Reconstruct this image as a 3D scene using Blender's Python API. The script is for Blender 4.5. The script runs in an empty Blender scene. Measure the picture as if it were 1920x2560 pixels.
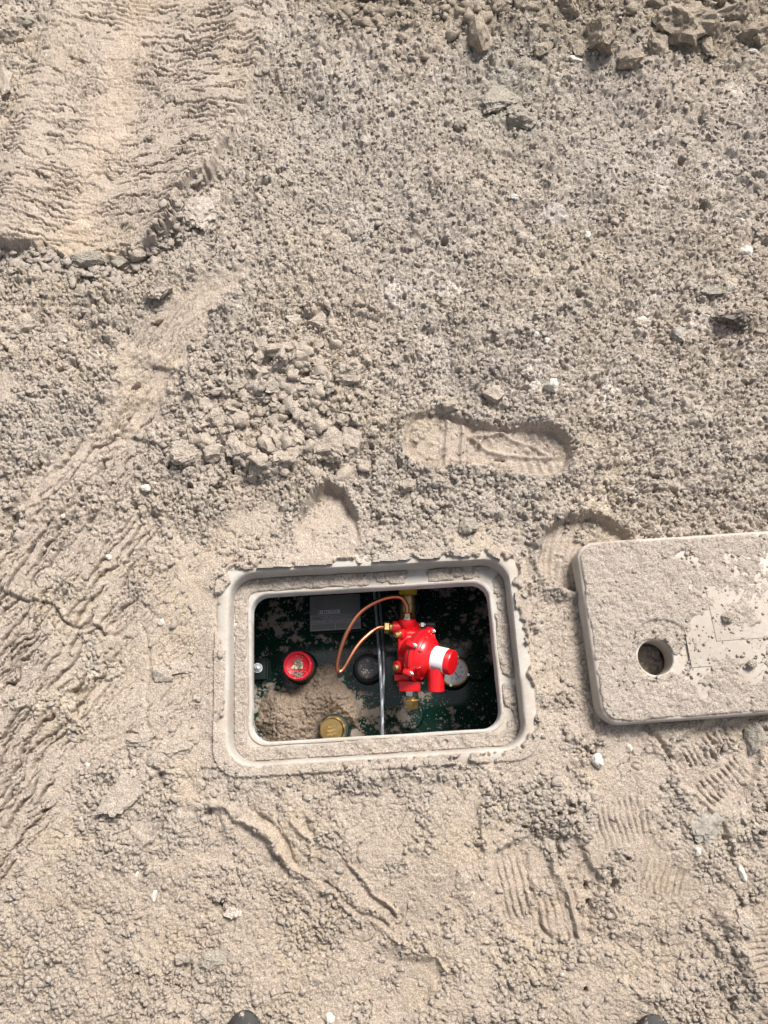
import bpy, bmesh, math, random
import numpy as np
from mathutils import Vector, Matrix, noise as mnoise

random.seed(7)
SC = bpy.context.scene
COL = SC.collection
R = math.radians

# ------------------------------------------------------------ camera, sky, sun, exposure
CAM_H, TH, FPX = 1.25, R(18.0), 1850.0
cam = bpy.data.cameras.new('camera')
cam.sensor_fit = 'HORIZONTAL'; cam.sensor_width = 36.0; cam.lens = 36.0 * FPX / 1920.0
cam.clip_start = 0.02; cam.clip_end = 200.0
cam_o = bpy.data.objects.new('camera', cam); COL.objects.link(cam_o)
cam_o.location = (0, 0, CAM_H); cam_o.rotation_euler = (TH, 0, 0)
SC.camera = cam_o

SUN_EL, SUN_AZ = R(52.0), R(32.0)      # azimuth from +Y towards +X
w = bpy.data.worlds.new('World'); SC.world = w; w.use_nodes = True
nt = w.node_tree; nt.nodes.clear()
sky = nt.nodes.new('ShaderNodeTexSky'); sky.sky_type = 'NISHITA'; sky.sun_disc = False
sky.sun_elevation = SUN_EL; sky.sun_rotation = SUN_AZ
sky.dust_density = 4.0; sky.air_density = 1.0; sky.ozone_density = 0.6
bgn = nt.nodes.new('ShaderNodeBackground'); bgn.inputs['Strength'].default_value = 0.085
out = nt.nodes.new('ShaderNodeOutputWorld')
hs_ = nt.nodes.new('ShaderNodeHueSaturation'); hs_.inputs['Saturation'].default_value = .45   # bright thin overcast
nt.links.new(sky.outputs[0], hs_.inputs['Color']); nt.links.new(hs_.outputs[0], bgn.inputs[0]); nt.links.new(bgn.outputs[0], out.inputs[0])
sl = bpy.data.lights.new('sun', 'SUN'); sl.energy = 3.2; sl.angle = R(20.0); sl.color = (1.0, 0.975, 0.935)
so = bpy.data.objects.new('sun', sl); COL.objects.link(so)
sd = Vector((math.sin(SUN_AZ)*math.cos(SUN_EL), math.cos(SUN_AZ)*math.cos(SUN_EL), math.sin(SUN_EL)))
so.rotation_euler = sd.to_track_quat('Z', 'Y').to_euler()
SC.view_settings.view_transform = 'Standard'; SC.view_settings.look = 'None'
SC.view_settings.exposure = 0.93; SC.view_settings.gamma = 1.0
SC.view_settings.use_curve_mapping = False

# ------------------------------------------------------------ placing helpers
sT, cT = math.sin(TH), math.cos(TH)
def at(u, v, z=0.0):
    a = (u-960)/FPX; b = (1280-v)/FPX
    dx, dy, dz = a, sT+b*cT, -cT+b*sT
    k = (z-CAM_H)/dz
    return Vector((dx*k, dy*k, z))
UP = Vector((0, cT, sT)); TOC = Vector((0, -sT, cT)); XR = Vector((1, 0, 0))

# ------------------------------------------------------------ numpy noise
def hsh(ix, iy, seed):
    h = (ix.astype(np.uint32)*np.uint32(374761393) + iy.astype(np.uint32)*np.uint32(668265263)
         + np.uint32((seed*2246822519 + 3266489917) & 0xffffffff))
    h = (h ^ (h >> np.uint32(13))) * np.uint32(1274126177)
    h = h ^ (h >> np.uint32(16))
    h = h * np.uint32(2654435761)
    h = h ^ (h >> np.uint32(15))
    return (h & np.uint32(0xffffff)).astype(np.float32) / np.float32(16777216.0)
def vnoise(x, y, seed):
    fx = np.floor(x); fy = np.floor(y)
    ix = fx.astype(np.int32); iy = fy.astype(np.int32)
    tx = (x-fx).astype(np.float32); ty = (y-fy).astype(np.float32)
    tx = tx*tx*(3-2*tx); ty = ty*ty*(3-2*ty)
    a = hsh(ix, iy, seed); b = hsh(ix+1, iy, seed); c = hsh(ix, iy+1, seed); d = hsh(ix+1, iy+1, seed)
    return (a+(b-a)*tx)*(1-ty) + (c+(d-c)*tx)*ty - 0.5
def fbm(x, y, seed, octs=3, gain=0.5):
    r = 0; a = 1.0
    for o in range(octs):
        r = r + a*vnoise(x*(2**o)+o*17.3, y*(2**o)-o*9.1, seed+o*7); a *= gain
    return r
def sstep(a, b, x):
    t = np.clip((x-a)/(b-a), 0, 1); return t*t*(3-2*t)
def grains(x, y, cell, seed, prob=1.0, facets=True, rmin=.38, rmax=.85):
    """height (in metres) of lumps of soil scattered with one lump per cell"""
    wx = x/cell + .34*vnoise(x/cell*1.7, y/cell*1.7, seed+91) + .17*vnoise(x/cell*4, y/cell*4, seed+94)
    wy = y/cell + .34*vnoise(x/cell*1.7, y/cell*1.7, seed+92) + .17*vnoise(x/cell*4, y/cell*4, seed+95)
    fx = np.floor(wx).astype(np.int32); fy = np.floor(wy).astype(np.int32)
    best = np.zeros_like(wx)
    for dx in (-1, 0, 1):
        for dy in (-1, 0, 1):
            cx = fx+dx; cy = fy+dy
            r1 = hsh(cx, cy, seed); r2 = hsh(cx, cy, seed+1); r3 = hsh(cx, cy, seed+2); r4 = hsh(cx, cy, seed+3)
            px = wx-(cx+.1+.8*r1); py = wy-(cy+.1+.8*r2)
            rad = rmin+(rmax-rmin)*r3*r3
            if prob < 1: rad = np.where(r4 < prob, rad, .01)
            q = 1-(px*px*(1+.8*r4)+py*py*(1+.8*r1))/(rad*rad)
            h = np.sqrt(np.maximum(q, 0))*rad*.85
            if facets:
                an = r2*6.283
                h = np.minimum(h, np.maximum(0, rad*(.55+.3*r4)+ (px*np.cos(an)+py*np.sin(an))*.75))
            h = np.where(q > 0, h*(.75+.5*r1), 0)
            best = np.maximum(best, h)
    return best*cell
def worley(x, y, seed):
    fx = np.floor(x).astype(np.int32); fy = np.floor(y).astype(np.int32)
    d1 = np.full(x.shape, 9., np.float32); d2 = d1.copy(); ry = np.zeros_like(d1); rid = np.zeros_like(d1)
    for dx in (-1, 0, 1):
        for dy in (-1, 0, 1):
            cx = fx+dx; cy = fy+dy
            a = hsh(cx, cy, seed); b = hsh(cx, cy, seed+1)
            px = x-(cx+a); py = y-(cy+b); d = px*px+py*py
            c = d < d1
            d2 = np.where(c, d1, np.minimum(d2, d))
            ry = np.where(c, py, ry); rid = np.where(c, a, rid); d1 = np.where(c, d, d1)
    return np.sqrt(d1), np.sqrt(d2), ry, rid
def scales(x, y, ang, long_, short, seed, open_=.5):
    """rows of overlapping mud scales parted by lens shaped slits that run along ang"""
    c, s = math.cos(ang), math.sin(ang)
    p = x*c+y*s; q = (-x*s+y*c)/short
    q = q + 1.5*fbm(p/long_, q*.30, seed+5, 3) + .55*fbm(p/(long_*.22), q*.5, seed+6, 2)
    row = np.floor(q); f = (q-row).astype(np.float32); ri = row*7.31
    m = sstep(.5-open_-.12, .5-open_+.22, vnoise(p/(long_*.8)+ri, ri, seed+33)+.5*vnoise(p/(long_*2.5), q/5., seed+34))
    wd = .05+.22*m*(.6+.8*(vnoise(p/(long_*.25)+ri, ri, seed+35)+.5))
    crack = (1-sstep(wd*.5, wd, f))*m
    tilt = (1-f)*short*(.05+.17*m)*sstep(wd*.3, wd, f)
    return tilt, crack
def crumb(x, y, cell, seed, gap=.16):
    """angular crumbs: warped cells with tilted tops, parted by steep narrow gaps; metres"""
    u = x/cell; v = y/cell
    u, v = u+.36*vnoise(u*1.3, v*1.3, seed+91)+.26*vnoise(u*3.1, v*3.1, seed+94)+.14*vnoise(u*7, v*7, seed+96), v+.36*vnoise(u*1.3, v*1.3, seed+92)+.26*vnoise(u*3.1, v*3.1, seed+95)+.14*vnoise(u*7, v*7, seed+97)
    d1, d2, ry, rid = worley(u, v, seed)
    hh = (rid*7.31) % 1.0; an = ((rid*13.7) % 1.0)*6.283
    e = d2-d1
    top = .25+.75*hh*hh+.35*ry*np.sin(an)
    return cell*(sstep(0, gap+.10*((rid*3.3) % 1.0), e)*(.38+.5*top) + .28*np.minimum(e, .7))
def crevice(x, y, sc, seed, w_=.07):
    n_ = vnoise(x/sc, y/sc, seed)+.5*vnoise(x/sc*2.1, y/sc*2.1, seed+1)+.25*vnoise(x/sc*4.3, y/sc*4.3, seed+2)
    return 1-sstep(0, w_, np.abs(n_))
def polysdf(U, V, poly):
    """signed distance in photo pixels, negative inside"""
    P = np.array(poly, np.float32); n = len(P)
    d = np.full(U.shape, 1e12, np.float32); ins = np.zeros(U.shape, bool)
    for i in range(n):
        a = P[i]; b = P[(i+1) % n]; ex, ey = b-a
        wx = U-a[0]; wy = V-a[1]
        t = np.clip((wx*ex+wy*ey)/(ex*ex+ey*ey+1e-9), 0, 1)
        qx = wx-ex*t; qy = wy-ey*t
        d = np.minimum(d, qx*qx+qy*qy)
        c = ((a[1] <= V) != (b[1] <= V))
        with np.errstate(divide='ignore', invalid='ignore'):
            xx = a[0]+(V-a[1])*ex/(ey if ey != 0 else 1e-9)
        ins ^= c & (U < xx)
    d = np.sqrt(d)
    return np.where(ins, -d, d)
def pathdist(U, V, pts):
    d = np.full(U.shape, 1e12, np.float32)
    for a, b in zip(pts[:-1], pts[1:]):
        ex, ey = b[0]-a[0], b[1]-a[1]
        t = np.clip(((U-a[0])*ex+(V-a[1])*ey)/(ex*ex+ey*ey), 0, 1)
        d = np.minimum(d, (U-a[0]-ex*t)**2+(V-a[1]-ey*t)**2)
    return np.sqrt(d)
def smooth_pts(pts, closed=False, k=3):
    for _ in range(k):
        o = []
        n = len(pts)
        for i in range(n if closed else n-1):
            a, b = pts[i], pts[(i+1) % n]
            o += [tuple(.75*a[j]+.25*b[j] for j in range(len(a))), tuple(.25*a[j]+.75*b[j] for j in range(len(a)))]
        if not closed: o = [pts[0]]+o+[pts[-1]]
        pts = o
    return pts

# ------------------------------------------------------------ frame and lid placement (world)
FC = Vector((-0.018, 0.150, 0)); FR = R(3.3)             # valve box frame
LC = Vector((0.568, 0.205, 0)); LR = R(3.9)              # lid
def rr_sdf(x, y, c, rot, a, b, rad):
    co, si = math.cos(-rot), math.sin(-rot)
    px = (x-c[0])*co-(y-c[1])*si; py = (x-c[0])*si+(y-c[1])*co
    qx = np.abs(px)-(a-rad); qy = np.abs(py)-(b-rad)
    return np.sqrt(np.maximum(qx, 0)**2+np.maximum(qy, 0)**2)+np.minimum(np.maximum(qx, qy), 0)-rad

# ------------------------------------------------------------ materials
def newmat(name):
    m = bpy.data.materials.new(name); m.use_nodes = True
    t = m.node_tree; b = t.nodes['Principled BSDF']
    return m, t, b
def N(t, ty, **kw):
    n = t.nodes.new(ty)
    for k, v in kw.items():
        if k in n.inputs.keys(): n.inputs[k].default_value = v
        else: setattr(n, k, v)
    return n
def objcoord(t, scale=1.0):
    c = t.nodes.new('ShaderNodeTexCoord'); return c.outputs['Object']
def noise_node(t, vec, scale, detail=4, rough=.55):
    n = t.nodes.new('ShaderNodeTexNoise'); n.inputs['Scale'].default_value = scale
    n.inputs['Detail'].default_value = detail; n.inputs['Roughness'].default_value = rough
    t.links.new(vec, n.inputs['Vector']); return n.outputs['Fac']
def ramp(t, fac, stops, interp='LINEAR'):
    r = t.nodes.new('ShaderNodeValToRGB'); e = r.color_ramp.elements; r.color_ramp.interpolation = interp
    while len(e) < len(stops): e.new(.5)
    for el, (p, c) in zip(e, stops):
        el.position = p; el.color = (*c, 1) if len(c) == 3 else c
    t.links.new(fac, r.inputs[0]); return r.outputs[0]
def mix(t, f, a, b, mode='MIX'):
    m = t.nodes.new('ShaderNodeMix'); m.data_type = 'RGBA'; m.blend_type = mode
    if isinstance(f, (int, float)): m.inputs[0].default_value = f
    else: t.links.new(f, m.inputs[0])
    for s, x in ((6, a), (7, b)):
        if isinstance(x, tuple): m.inputs[s].default_value = (*x, 1) if len(x) == 3 else x
        else: t.links.new(x, m.inputs[s])
    return m.outputs[2]
def bump(t, b, h, strength, dist, prev=None):
    n = t.nodes.new('ShaderNodeBump'); n.inputs['Strength'].default_value = strength; n.inputs['Distance'].default_value = dist
    t.links.new(h, n.inputs['Height'])
    if prev is not None: t.links.new(prev, n.inputs['Normal'])
    t.links.new(n.outputs[0], b.inputs['Normal']); return n.outputs[0]

SOIL_A, SOIL_B, SOIL_C = (.352, .292, .243), (.462, .394, .334), (.268, .219, .177)
def soil_material(name, attr=False, tint=(1, 1, 1), bumpy=1.0, coarse=0):
    m, t, b = newmat(name); v = objcoord(t)
    n1 = noise_node(t, v, 9, 5, .6); n2 = noise_node(t, v, 60, 4, .6); n3 = noise_node(t, v, 420, 3, .7)
    c = ramp(t, n1, [(.3, tuple(SOIL_C[i]*.5+SOIL_A[i]*.5 for i in range(3))), (.5, SOIL_A), (.7, SOIL_B)])
    c = mix(t, .5, c, ramp(t, n2, [(.3, SOIL_C), (.5, SOIL_A), (.68, (.46, .38, .30))]))
    c = mix(t, .35, c, ramp(t, noise_node(t, v, 230, 4, .7), [(.38, (.19, .155, .125)), (.5, SOIL_A), (.62, (.56, .505, .44))]))
    c = mix(t, .45, c, ramp(t, n3, [(.36, (.16, .133, .105)), (.5, SOIL_A), (.64, (.62, .565, .495))]))
    vo = t.nodes.new('ShaderNodeTexVoronoi'); vo.inputs['Scale'].default_value = 95; t.links.new(v, vo.inputs['Vector'])
    wf = ramp(t, vo.outputs['Distance'], [(0.0, (1, 1, 1)), (.10, (1, 1, 1)), (.16, (0, 0, 0))])
    sel = t.nodes.new('ShaderNodeSeparateColor'); t.links.new(vo.outputs['Color'], sel.inputs[0])
    wsel = ramp(t, sel.outputs[0], [(.955, (0, 0, 0)), (.96, (1, 1, 1))])
    wm = mix(t, 1.0, wf, wsel, 'MULTIPLY')
    c = mix(t, wm, c, (.72, .68, .62))
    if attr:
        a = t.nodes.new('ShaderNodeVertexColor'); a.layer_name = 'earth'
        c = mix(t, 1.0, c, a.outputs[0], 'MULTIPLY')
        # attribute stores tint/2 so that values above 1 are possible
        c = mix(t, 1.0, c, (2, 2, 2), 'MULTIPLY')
    else:
        c = mix(t, 1.0, c, tint, 'MULTIPLY')
    t.links.new(c, b.inputs['Base Color']); b.inputs['Roughness'].default_value = .88
    b.inputs['Specular IOR Level'].default_value = .25
    p = bump(t, b, n3, .75*bumpy, .0045)
    if coarse: p = bump(t, b, noise_node(t, v, 170, 5, .7), .55, .010, p)
    bump(t, b, noise_node(t, v, 900, 2, .6), .35*bumpy, .0014, p)
    return m
M = {}
M['ground'] = soil_material('ground soil', attr=True)
M['soil'] = soil_material('loose soil')
M['clod'] = soil_material('soil clod', tint=(1.2, 1.19, 1.16), coarse=1)
M['clod_bank'] = soil_material('moist clod', tint=(.98, .95, .87), coarse=1)
M['soil_moist'] = soil_material('moist fallen soil', tint=(.82, .74, .66))
M['clod_grey'] = soil_material('grey clod', tint=(.98, 1.02, 1.0), coarse=1)
M['clod_pale'] = soil_material('pale clod', tint=(1.4, 1.42, 1.42), coarse=1)
M['clod_dark'] = soil_material('dark clod', tint=(.22, .2, .2))
def stone_mat(name, a, b_, rough=.7):
    m, t, b = newmat(name); v = objcoord(t)
    t.links.new(ramp(t, noise_node(t, v, 90, 4), [(.35, a), (.65, b_)]), b.inputs['Base Color'])
    b.inputs['Roughness'].default_value = rough; bump(t, b, noise_node(t, v, 300, 3), .4, .002); return m
M['white'] = stone_mat('white stone', (.40, .355, .30), (.60, .555, .49))
M['greystone'] = stone_mat('grey stone', (.17, .15, .125), (.32, .285, .24))
M['char'] = stone_mat('charred lump', (.015, .013, .012), (.16, .13, .10), .6)
M['twig'] = stone_mat('twig', (.05, .03, .02), (.14, .08, .05))

def cast_mat(name, base, dirt, scale=1.0, amt=.5, rough=.75, v2=None):
    """moulded polymer concrete, smeared with soil"""
    m, t, b = newmat(name); v = objcoord(t)
    n1 = noise_node(t, v, 14*scale, 6, .65); n2 = noise_node(t, v, 160, 4, .65)
    f = ramp(t, mix(t, .35, n1, n2), [(amt-.07, (0, 0, 0)), (amt+.07, (1, 1, 1))])
    bc = mix(t, n2, tuple(x*.75 for x in base), tuple(min(1, x*1.18) for x in base))
    c = mix(t, f, bc, dirt)
    t.links.new(c, b.inputs['Base Color']); b.inputs['Roughness'].default_value = rough
    bump(t, b, mix(t, .5, n2, f), .35, .0015); return m
M['rim'] = cast_mat('frame polymer concrete', (.41, .385, .345), (.345, .292, .24), 1, .50)
M['ledge'] = cast_mat('ledge polymer concrete', (.43, .405, .365), (.345, .292, .24), 1, .49)
M['lip'] = cast_mat('lip polymer concrete', (.50, .49, .465), (.38, .34, .29), 1.3, .56)
M['lid'] = cast_mat('lid polymer concrete', (.455, .405, .355), (.36, .305, .25), .8, .47)
M['boxwall'] = cast_mat('box wall', (.03, .03, .03), (.08, .065, .05), 1, .55)

def simple(name, col, rough=.4, metal=0., spec=.5, coat=0., var=.12, bs=0., scale=120, dust=0.):
    m, t, b = newmat(name); v = objcoord(t)
    n = noise_node(t, v, scale, 4)
    c = mix(t, n, tuple(x*(1-var) for x in col), tuple(min(1, x*(1+var)) for x in col))
    if dust:
        d = ramp(t, noise_node(t, v, scale*1.3, 5, .7), [(.62-dust, (0, 0, 0)), (.72-dust, (1, 1, 1))])
        c = mix(t, d, c, (.38, .31, .25))
        mm = t.nodes.new('ShaderNodeMath'); mm.operation = 'MULTIPLY_ADD'
        t.links.new(d, mm.inputs[0]); mm.inputs[1].default_value = .45; mm.inputs[2].default_value = rough
        t.links.new(mm.outputs[0], b.inputs['Roughness'])
    else:
        rr = t.nodes.new('ShaderNodeMath'); rr.operation = 'MULTIPLY_ADD'; t.links.new(n, rr.inputs[0])
        rr.inputs[1].default_value = .18; rr.inputs[2].default_value = max(0, rough-.09); t.links.new(rr.outputs[0], b.inputs['Roughness'])
    t.links.new(c, b.inputs['Base Color']); b.inputs['Metallic'].default_value = metal
    b.inputs['Specular IOR Level'].default_value = spec; b.inputs['Coat Weight'].default_value = coat
    b.inputs['Coat Roughness'].default_value = .08
    if bs: bump(t, b, noise_node(t, v, scale*2, 3), bs, .001)
    return m
M['red'] = simple('red enamel', (.60, .007, .011), .34, coat=.3, var=.12, bs=.12, scale=40)
M['redcap'] = simple('red plastic', (.66, .012, .030), .35, coat=.2, var=.08, dust=.02, scale=110)
M['cream'] = simple('cream sticker', (.72, .60, .36), .5, dust=.06)
M['brass'] = simple('brass', (.74, .50, .20), .38, 1, var=.15)
M['brassdull'] = simple('weathered brass', (.55, .39, .18), .45, .85, var=.2, dust=.03)
M['zinc'] = simple('zinc plated steel', (.66, .68, .68), .28, 1, var=.1)
M['copper'] = simple('copper', (.62, .25, .14), .36, 1, var=.18, scale=60)
M['black'] = simple('black plastic', (.018, .018, .022), .35, dust=.0, var=.2)
M['blackrub'] = simple('black line', (.01, .01, .012), .6)
M['capgrey'] = simple('dark grey cap', (.030, .030, .036), .38, dust=.04, scale=130)
M['wire'] = simple('galvanised wire', (.24, .25, .27), .5, .55, var=.25, scale=300)
M['yellow'] = simple('yellow plastic', (.72, .48, .02), .4)
M['label'] = simple('white label', (.80, .81, .80), .45, var=.02)
M['ink'] = simple('printed ink', (.03, .045, .10), .6)
M['plate'] = simple('stamped plate', (.38, .38, .365), .5, .3, var=.2, dust=-.03, scale=50)
M['platelt'] = simple('plate print', (.85, .85, .83), .5, .2)
M['dial'] = simple('gauge dial', (.82, .84, .83), .3, coat=.6)
M['lacequad'] = simple('black boot leather', (.012, .012, .014), .25, coat=.4, dust=-.05, scale=60, bs=.25)
M['sole'] = simple('black boot sole', (.02, .018, .017), .7, dust=.08, scale=60)
# tank: wet dark green enamel spattered with soil
m, t, b = newmat('wet green tank enamel'); v = objcoord(t)
f1 = noise_node(t, v, 34, 6, .72); f2 = noise_node(t, v, 7, 3, .5)
ff = mix(t, .42, f1, f2)
sp = ramp(t, ff, [(.545, (0, 0, 0)), (.575, (1, 1, 1))])
vo = t.nodes.new('ShaderNodeTexVoronoi'); vo.inputs['Scale'].default_value = 230; t.links.new(v, vo.inputs['Vector'])
s1 = ramp(t, vo.outputs['Distance'], [(.22, (1, 1, 1)), (.32, (0, 0, 0))])
se = t.nodes.new('ShaderNodeSeparateColor'); t.links.new(vo.outputs['Color'], se.inputs[0])
s2 = ramp(t, se.outputs[0], [(.80, (0, 0, 0)), (.82, (1, 1, 1))])
spk = mix(t, 1.0, s1, s2, 'MULTIPLY')
sp = mix(t, 1.0, sp, spk, 'LIGHTEN')
c = mix(t, sp, (.006, .036, .025), (.36, .30, .24))
t.links.new(c, b.inputs['Base Color'])
mm = t.nodes.new('ShaderNodeMath'); mm.operation = 'MULTIPLY_ADD'; t.links.new(sp, mm.inputs[0]); mm.inputs[1].default_value = .6; mm.inputs[2].default_value = .14
t.links.new(mm.outputs[0], b.inputs['Roughness']); bump(t, b, sp, .5, .001)
M['tank'] = m
M['green'] = simple('green enamel fitting', (.004, .020, .015), .42, dust=-.04, scale=90)

# ------------------------------------------------------------ object helpers
def setp(o, label=None, cat=None, group=None, kind=None):
    if label: o['label'] = label
    if cat: o['category'] = cat
    if group: o['group'] = group
    if kind: o['kind'] = kind
    return o
def empty(name, loc, label, cat, group=None):
    o = bpy.data.objects.new(name, None); COL.objects.link(o); o.location = loc; o.empty_display_size = .02
    return setp(o, label, cat, group)
def link(name, me, mat, parent=None, smooth=True):
    if mat is not None and not me.materials: me.materials.append(mat)
    o = bpy.data.objects.new(name, me); COL.objects.link(o)
    if parent is not None:
        o.parent = parent
        p = parent; off = Vector((0, 0, 0))
        while p is not None: off += p.location; p = p.parent
        o.location = -off       # geometry is written in world coordinates
    return o
def fin(name, bm, mat, parent=None, smooth=True, recalc=True):
    if recalc: bmesh.ops.recalc_face_normals(bm, faces=bm.faces)
    me = bpy.data.meshes.new(name); bm.to_mesh(me); bm.free()
    if smooth:
        me.polygons.foreach_set('use_smooth', [True]*len(me.polygons))
        try: me.set_sharp_from_angle(angle=R(38))
        except Exception: pass
    return link(name, me, mat, parent)
def frame_of(axis):
    a = Vector(axis).normalized()
    h = Vector((0, 0, 1)) if abs(a.z) < .9 else Vector((0, 1, 0))
    e1 = a.cross(h).normalized(); e2 = a.cross(e1)
    return a, e1, e2
def lathe(bm, o, axis, prof, n=32, caps=True, e=None, phase=0, jit=0):
    """prof: (distance along axis, radius)"""
    a, e1, e2 = e if e else frame_of(axis)
    rings = []
    for d, r in prof:
        rings.append([bm.verts.new(o+a*d+(e1*math.cos(phase+2*math.pi*i/n)+e2*math.sin(phase+2*math.pi*i/n))*r) for i in range(n)])
    for p, q in zip(rings[:-1], rings[1:]):
        for i in range(n): bm.faces.new((p[i], p[(i+1) % n], q[(i+1) % n], q[i]))
    if caps:
        bm.faces.new(rings[0]); bm.faces.new(rings[-1])
    return bm
def cyl(bm, p0, p1, r, n=24, bev=.0, phase=0, r1=None):
    p0 = Vector(p0); p1 = Vector(p1); L = (p1-p0).length; r1 = r if r1 is None else r1
    pr = [(0, r), (L, r1)] if not bev else [(0, r-bev), (bev, r), (L-bev, r1), (L, r1-bev)]
    return lathe(bm, p0, p1-p0, pr, n, phase=phase)
def box(bm, c, ex, ey, ez, bev=.002, seg=2):
    """box given centre and three half-extent vectors"""
    vs = [bm.verts.new(Vector(c)+ex*i+ey*j+ez*k) for i in (-1, 1) for j in (-1, 1) for k in (-1, 1)]
    fs = [(0, 1, 3, 2), (4, 6, 7, 5), (0, 4, 5, 1), (2, 3, 7, 6), (0, 2, 6, 4), (1, 5, 7, 3)]
    nf = [bm.faces.new([vs[i] for i in f]) for f in fs]
    if bev:
        ed = set(e for f in nf for e in f.edges)
        bmesh.ops.bevel(bm, geom=list(ed), offset=bev, segments=seg, profile=.6, affect='EDGES')
    return bm
def tube(bm, pts, r, n=12, caps=True):
    pts = [Vector(p) for p in pts]; rings = []; prev = None
    for i, p in enumerate(pts):
        tn = (pts[min(i+1, len(pts)-1)]-pts[max(i-1, 0)]).normalized()
        if prev is None: a, e1, e2 = frame_of(tn)
        else:
            e1 = (prev-tn*prev.dot(tn)).normalized(); e2 = tn.cross(e1)
        prev = e1; rad = r(i/(len(pts)-1)) if callable(r) else r
        rings.append([bm.verts.new(p+(e1*math.cos(2*math.pi*k/n)+e2*math.sin(2*math.pi*k/n))*rad) for k in range(n)])
    for p, q in zip(rings[:-1], rings[1:]):
        for i in range(n): bm.faces.new((p[i], p[(i+1) % n], q[(i+1) % n], q[i]))
    if caps: bm.faces.new(rings[0]); bm.faces.new(rings[-1])
    return bm
def grid_mesh(name, X, Y, Z, keep=None, col=None):
    """structured grid (rows, cols) to a mesh; keep = face mask"""
    nr, nc = X.shape
    idx = np.arange(nr*nc, dtype=np.int32).reshape(nr, nc)
    q = np.stack([idx[:-1, :-1], idx[:-1, 1:], idx[1:, 1:], idx[1:, :-1]], -1)
    q = q[keep] if keep is not None else q.reshape(-1, 4)
    co = np.stack([X, Y, Z], -1).reshape(-1, 3).astype(np.float32)
    used = np.zeros(len(co), bool); used[q.ravel()] = True
    rem = np.cumsum(used)-1
    q = rem[q]; co = co[used]
    me = bpy.data.meshes.new(name)
    me.vertices.add(len(co)); me.vertices.foreach_set('co', co.ravel())
    me.loops.add(q.size); me.loops.foreach_set('vertex_index', q.ravel().astype(np.int32))
    me.polygons.add(len(q)); me.polygons.foreach_set('loop_start', np.arange(0, q.size, 4, dtype=np.int32))
    me.polygons.foreach_set('use_smooth', np.ones(len(q), bool))
    if col is not None:
        at_ = me.color_attributes.new('earth', 'FLOAT_COLOR', 'POINT')
        cc = np.ones((len(co), 4), np.float32); cc[:, :3] = col.reshape(-1, 3)[used]
        at_.data.foreach_set('color', cc.ravel())
    me.update(calc_edges=True)
    return me

# ------------------------------------------------------------ the ground
uin = np.linspace(-60, 1980, 930)
vin = np.linspace(2630, -60, 1090)
def v2y(v):
    b = (1280-v)/FPX; return (sT+b*cT)*CAM_H/(cT-b*sT)
yin = v2y(vin)
grow = np.cumsum(.004*1.42**np.arange(25))
ys = np.concatenate([yin[0]-grow[::-1], yin, yin[-1]+grow]).astype(np.float32)
gs = np.cumsum(.004*1.42**np.arange(25))
sin_ = (uin-960)/FPX
ss = np.concatenate([sin_[0]-gs[::-1], sin_, sin_[-1]+gs]).astype(np.float32)
wy = np.maximum(ys*sT+CAM_H*cT, .55)
X = ss[None, :]*wy[:, None]
Y = np.repeat(ys[:, None], len(ss), 1)

def photo_uv(X, Y, z=0.0):
    """where a point of the ground stands on the survey sketch that the outlines below are written in"""
    dpt = np.maximum(Y*sT+(CAM_H-z)*cT, .35)
    return FPX*X/dpt+960, 1280-FPX*(Y*cT-(CAM_H-z)*sT)/dpt

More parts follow.
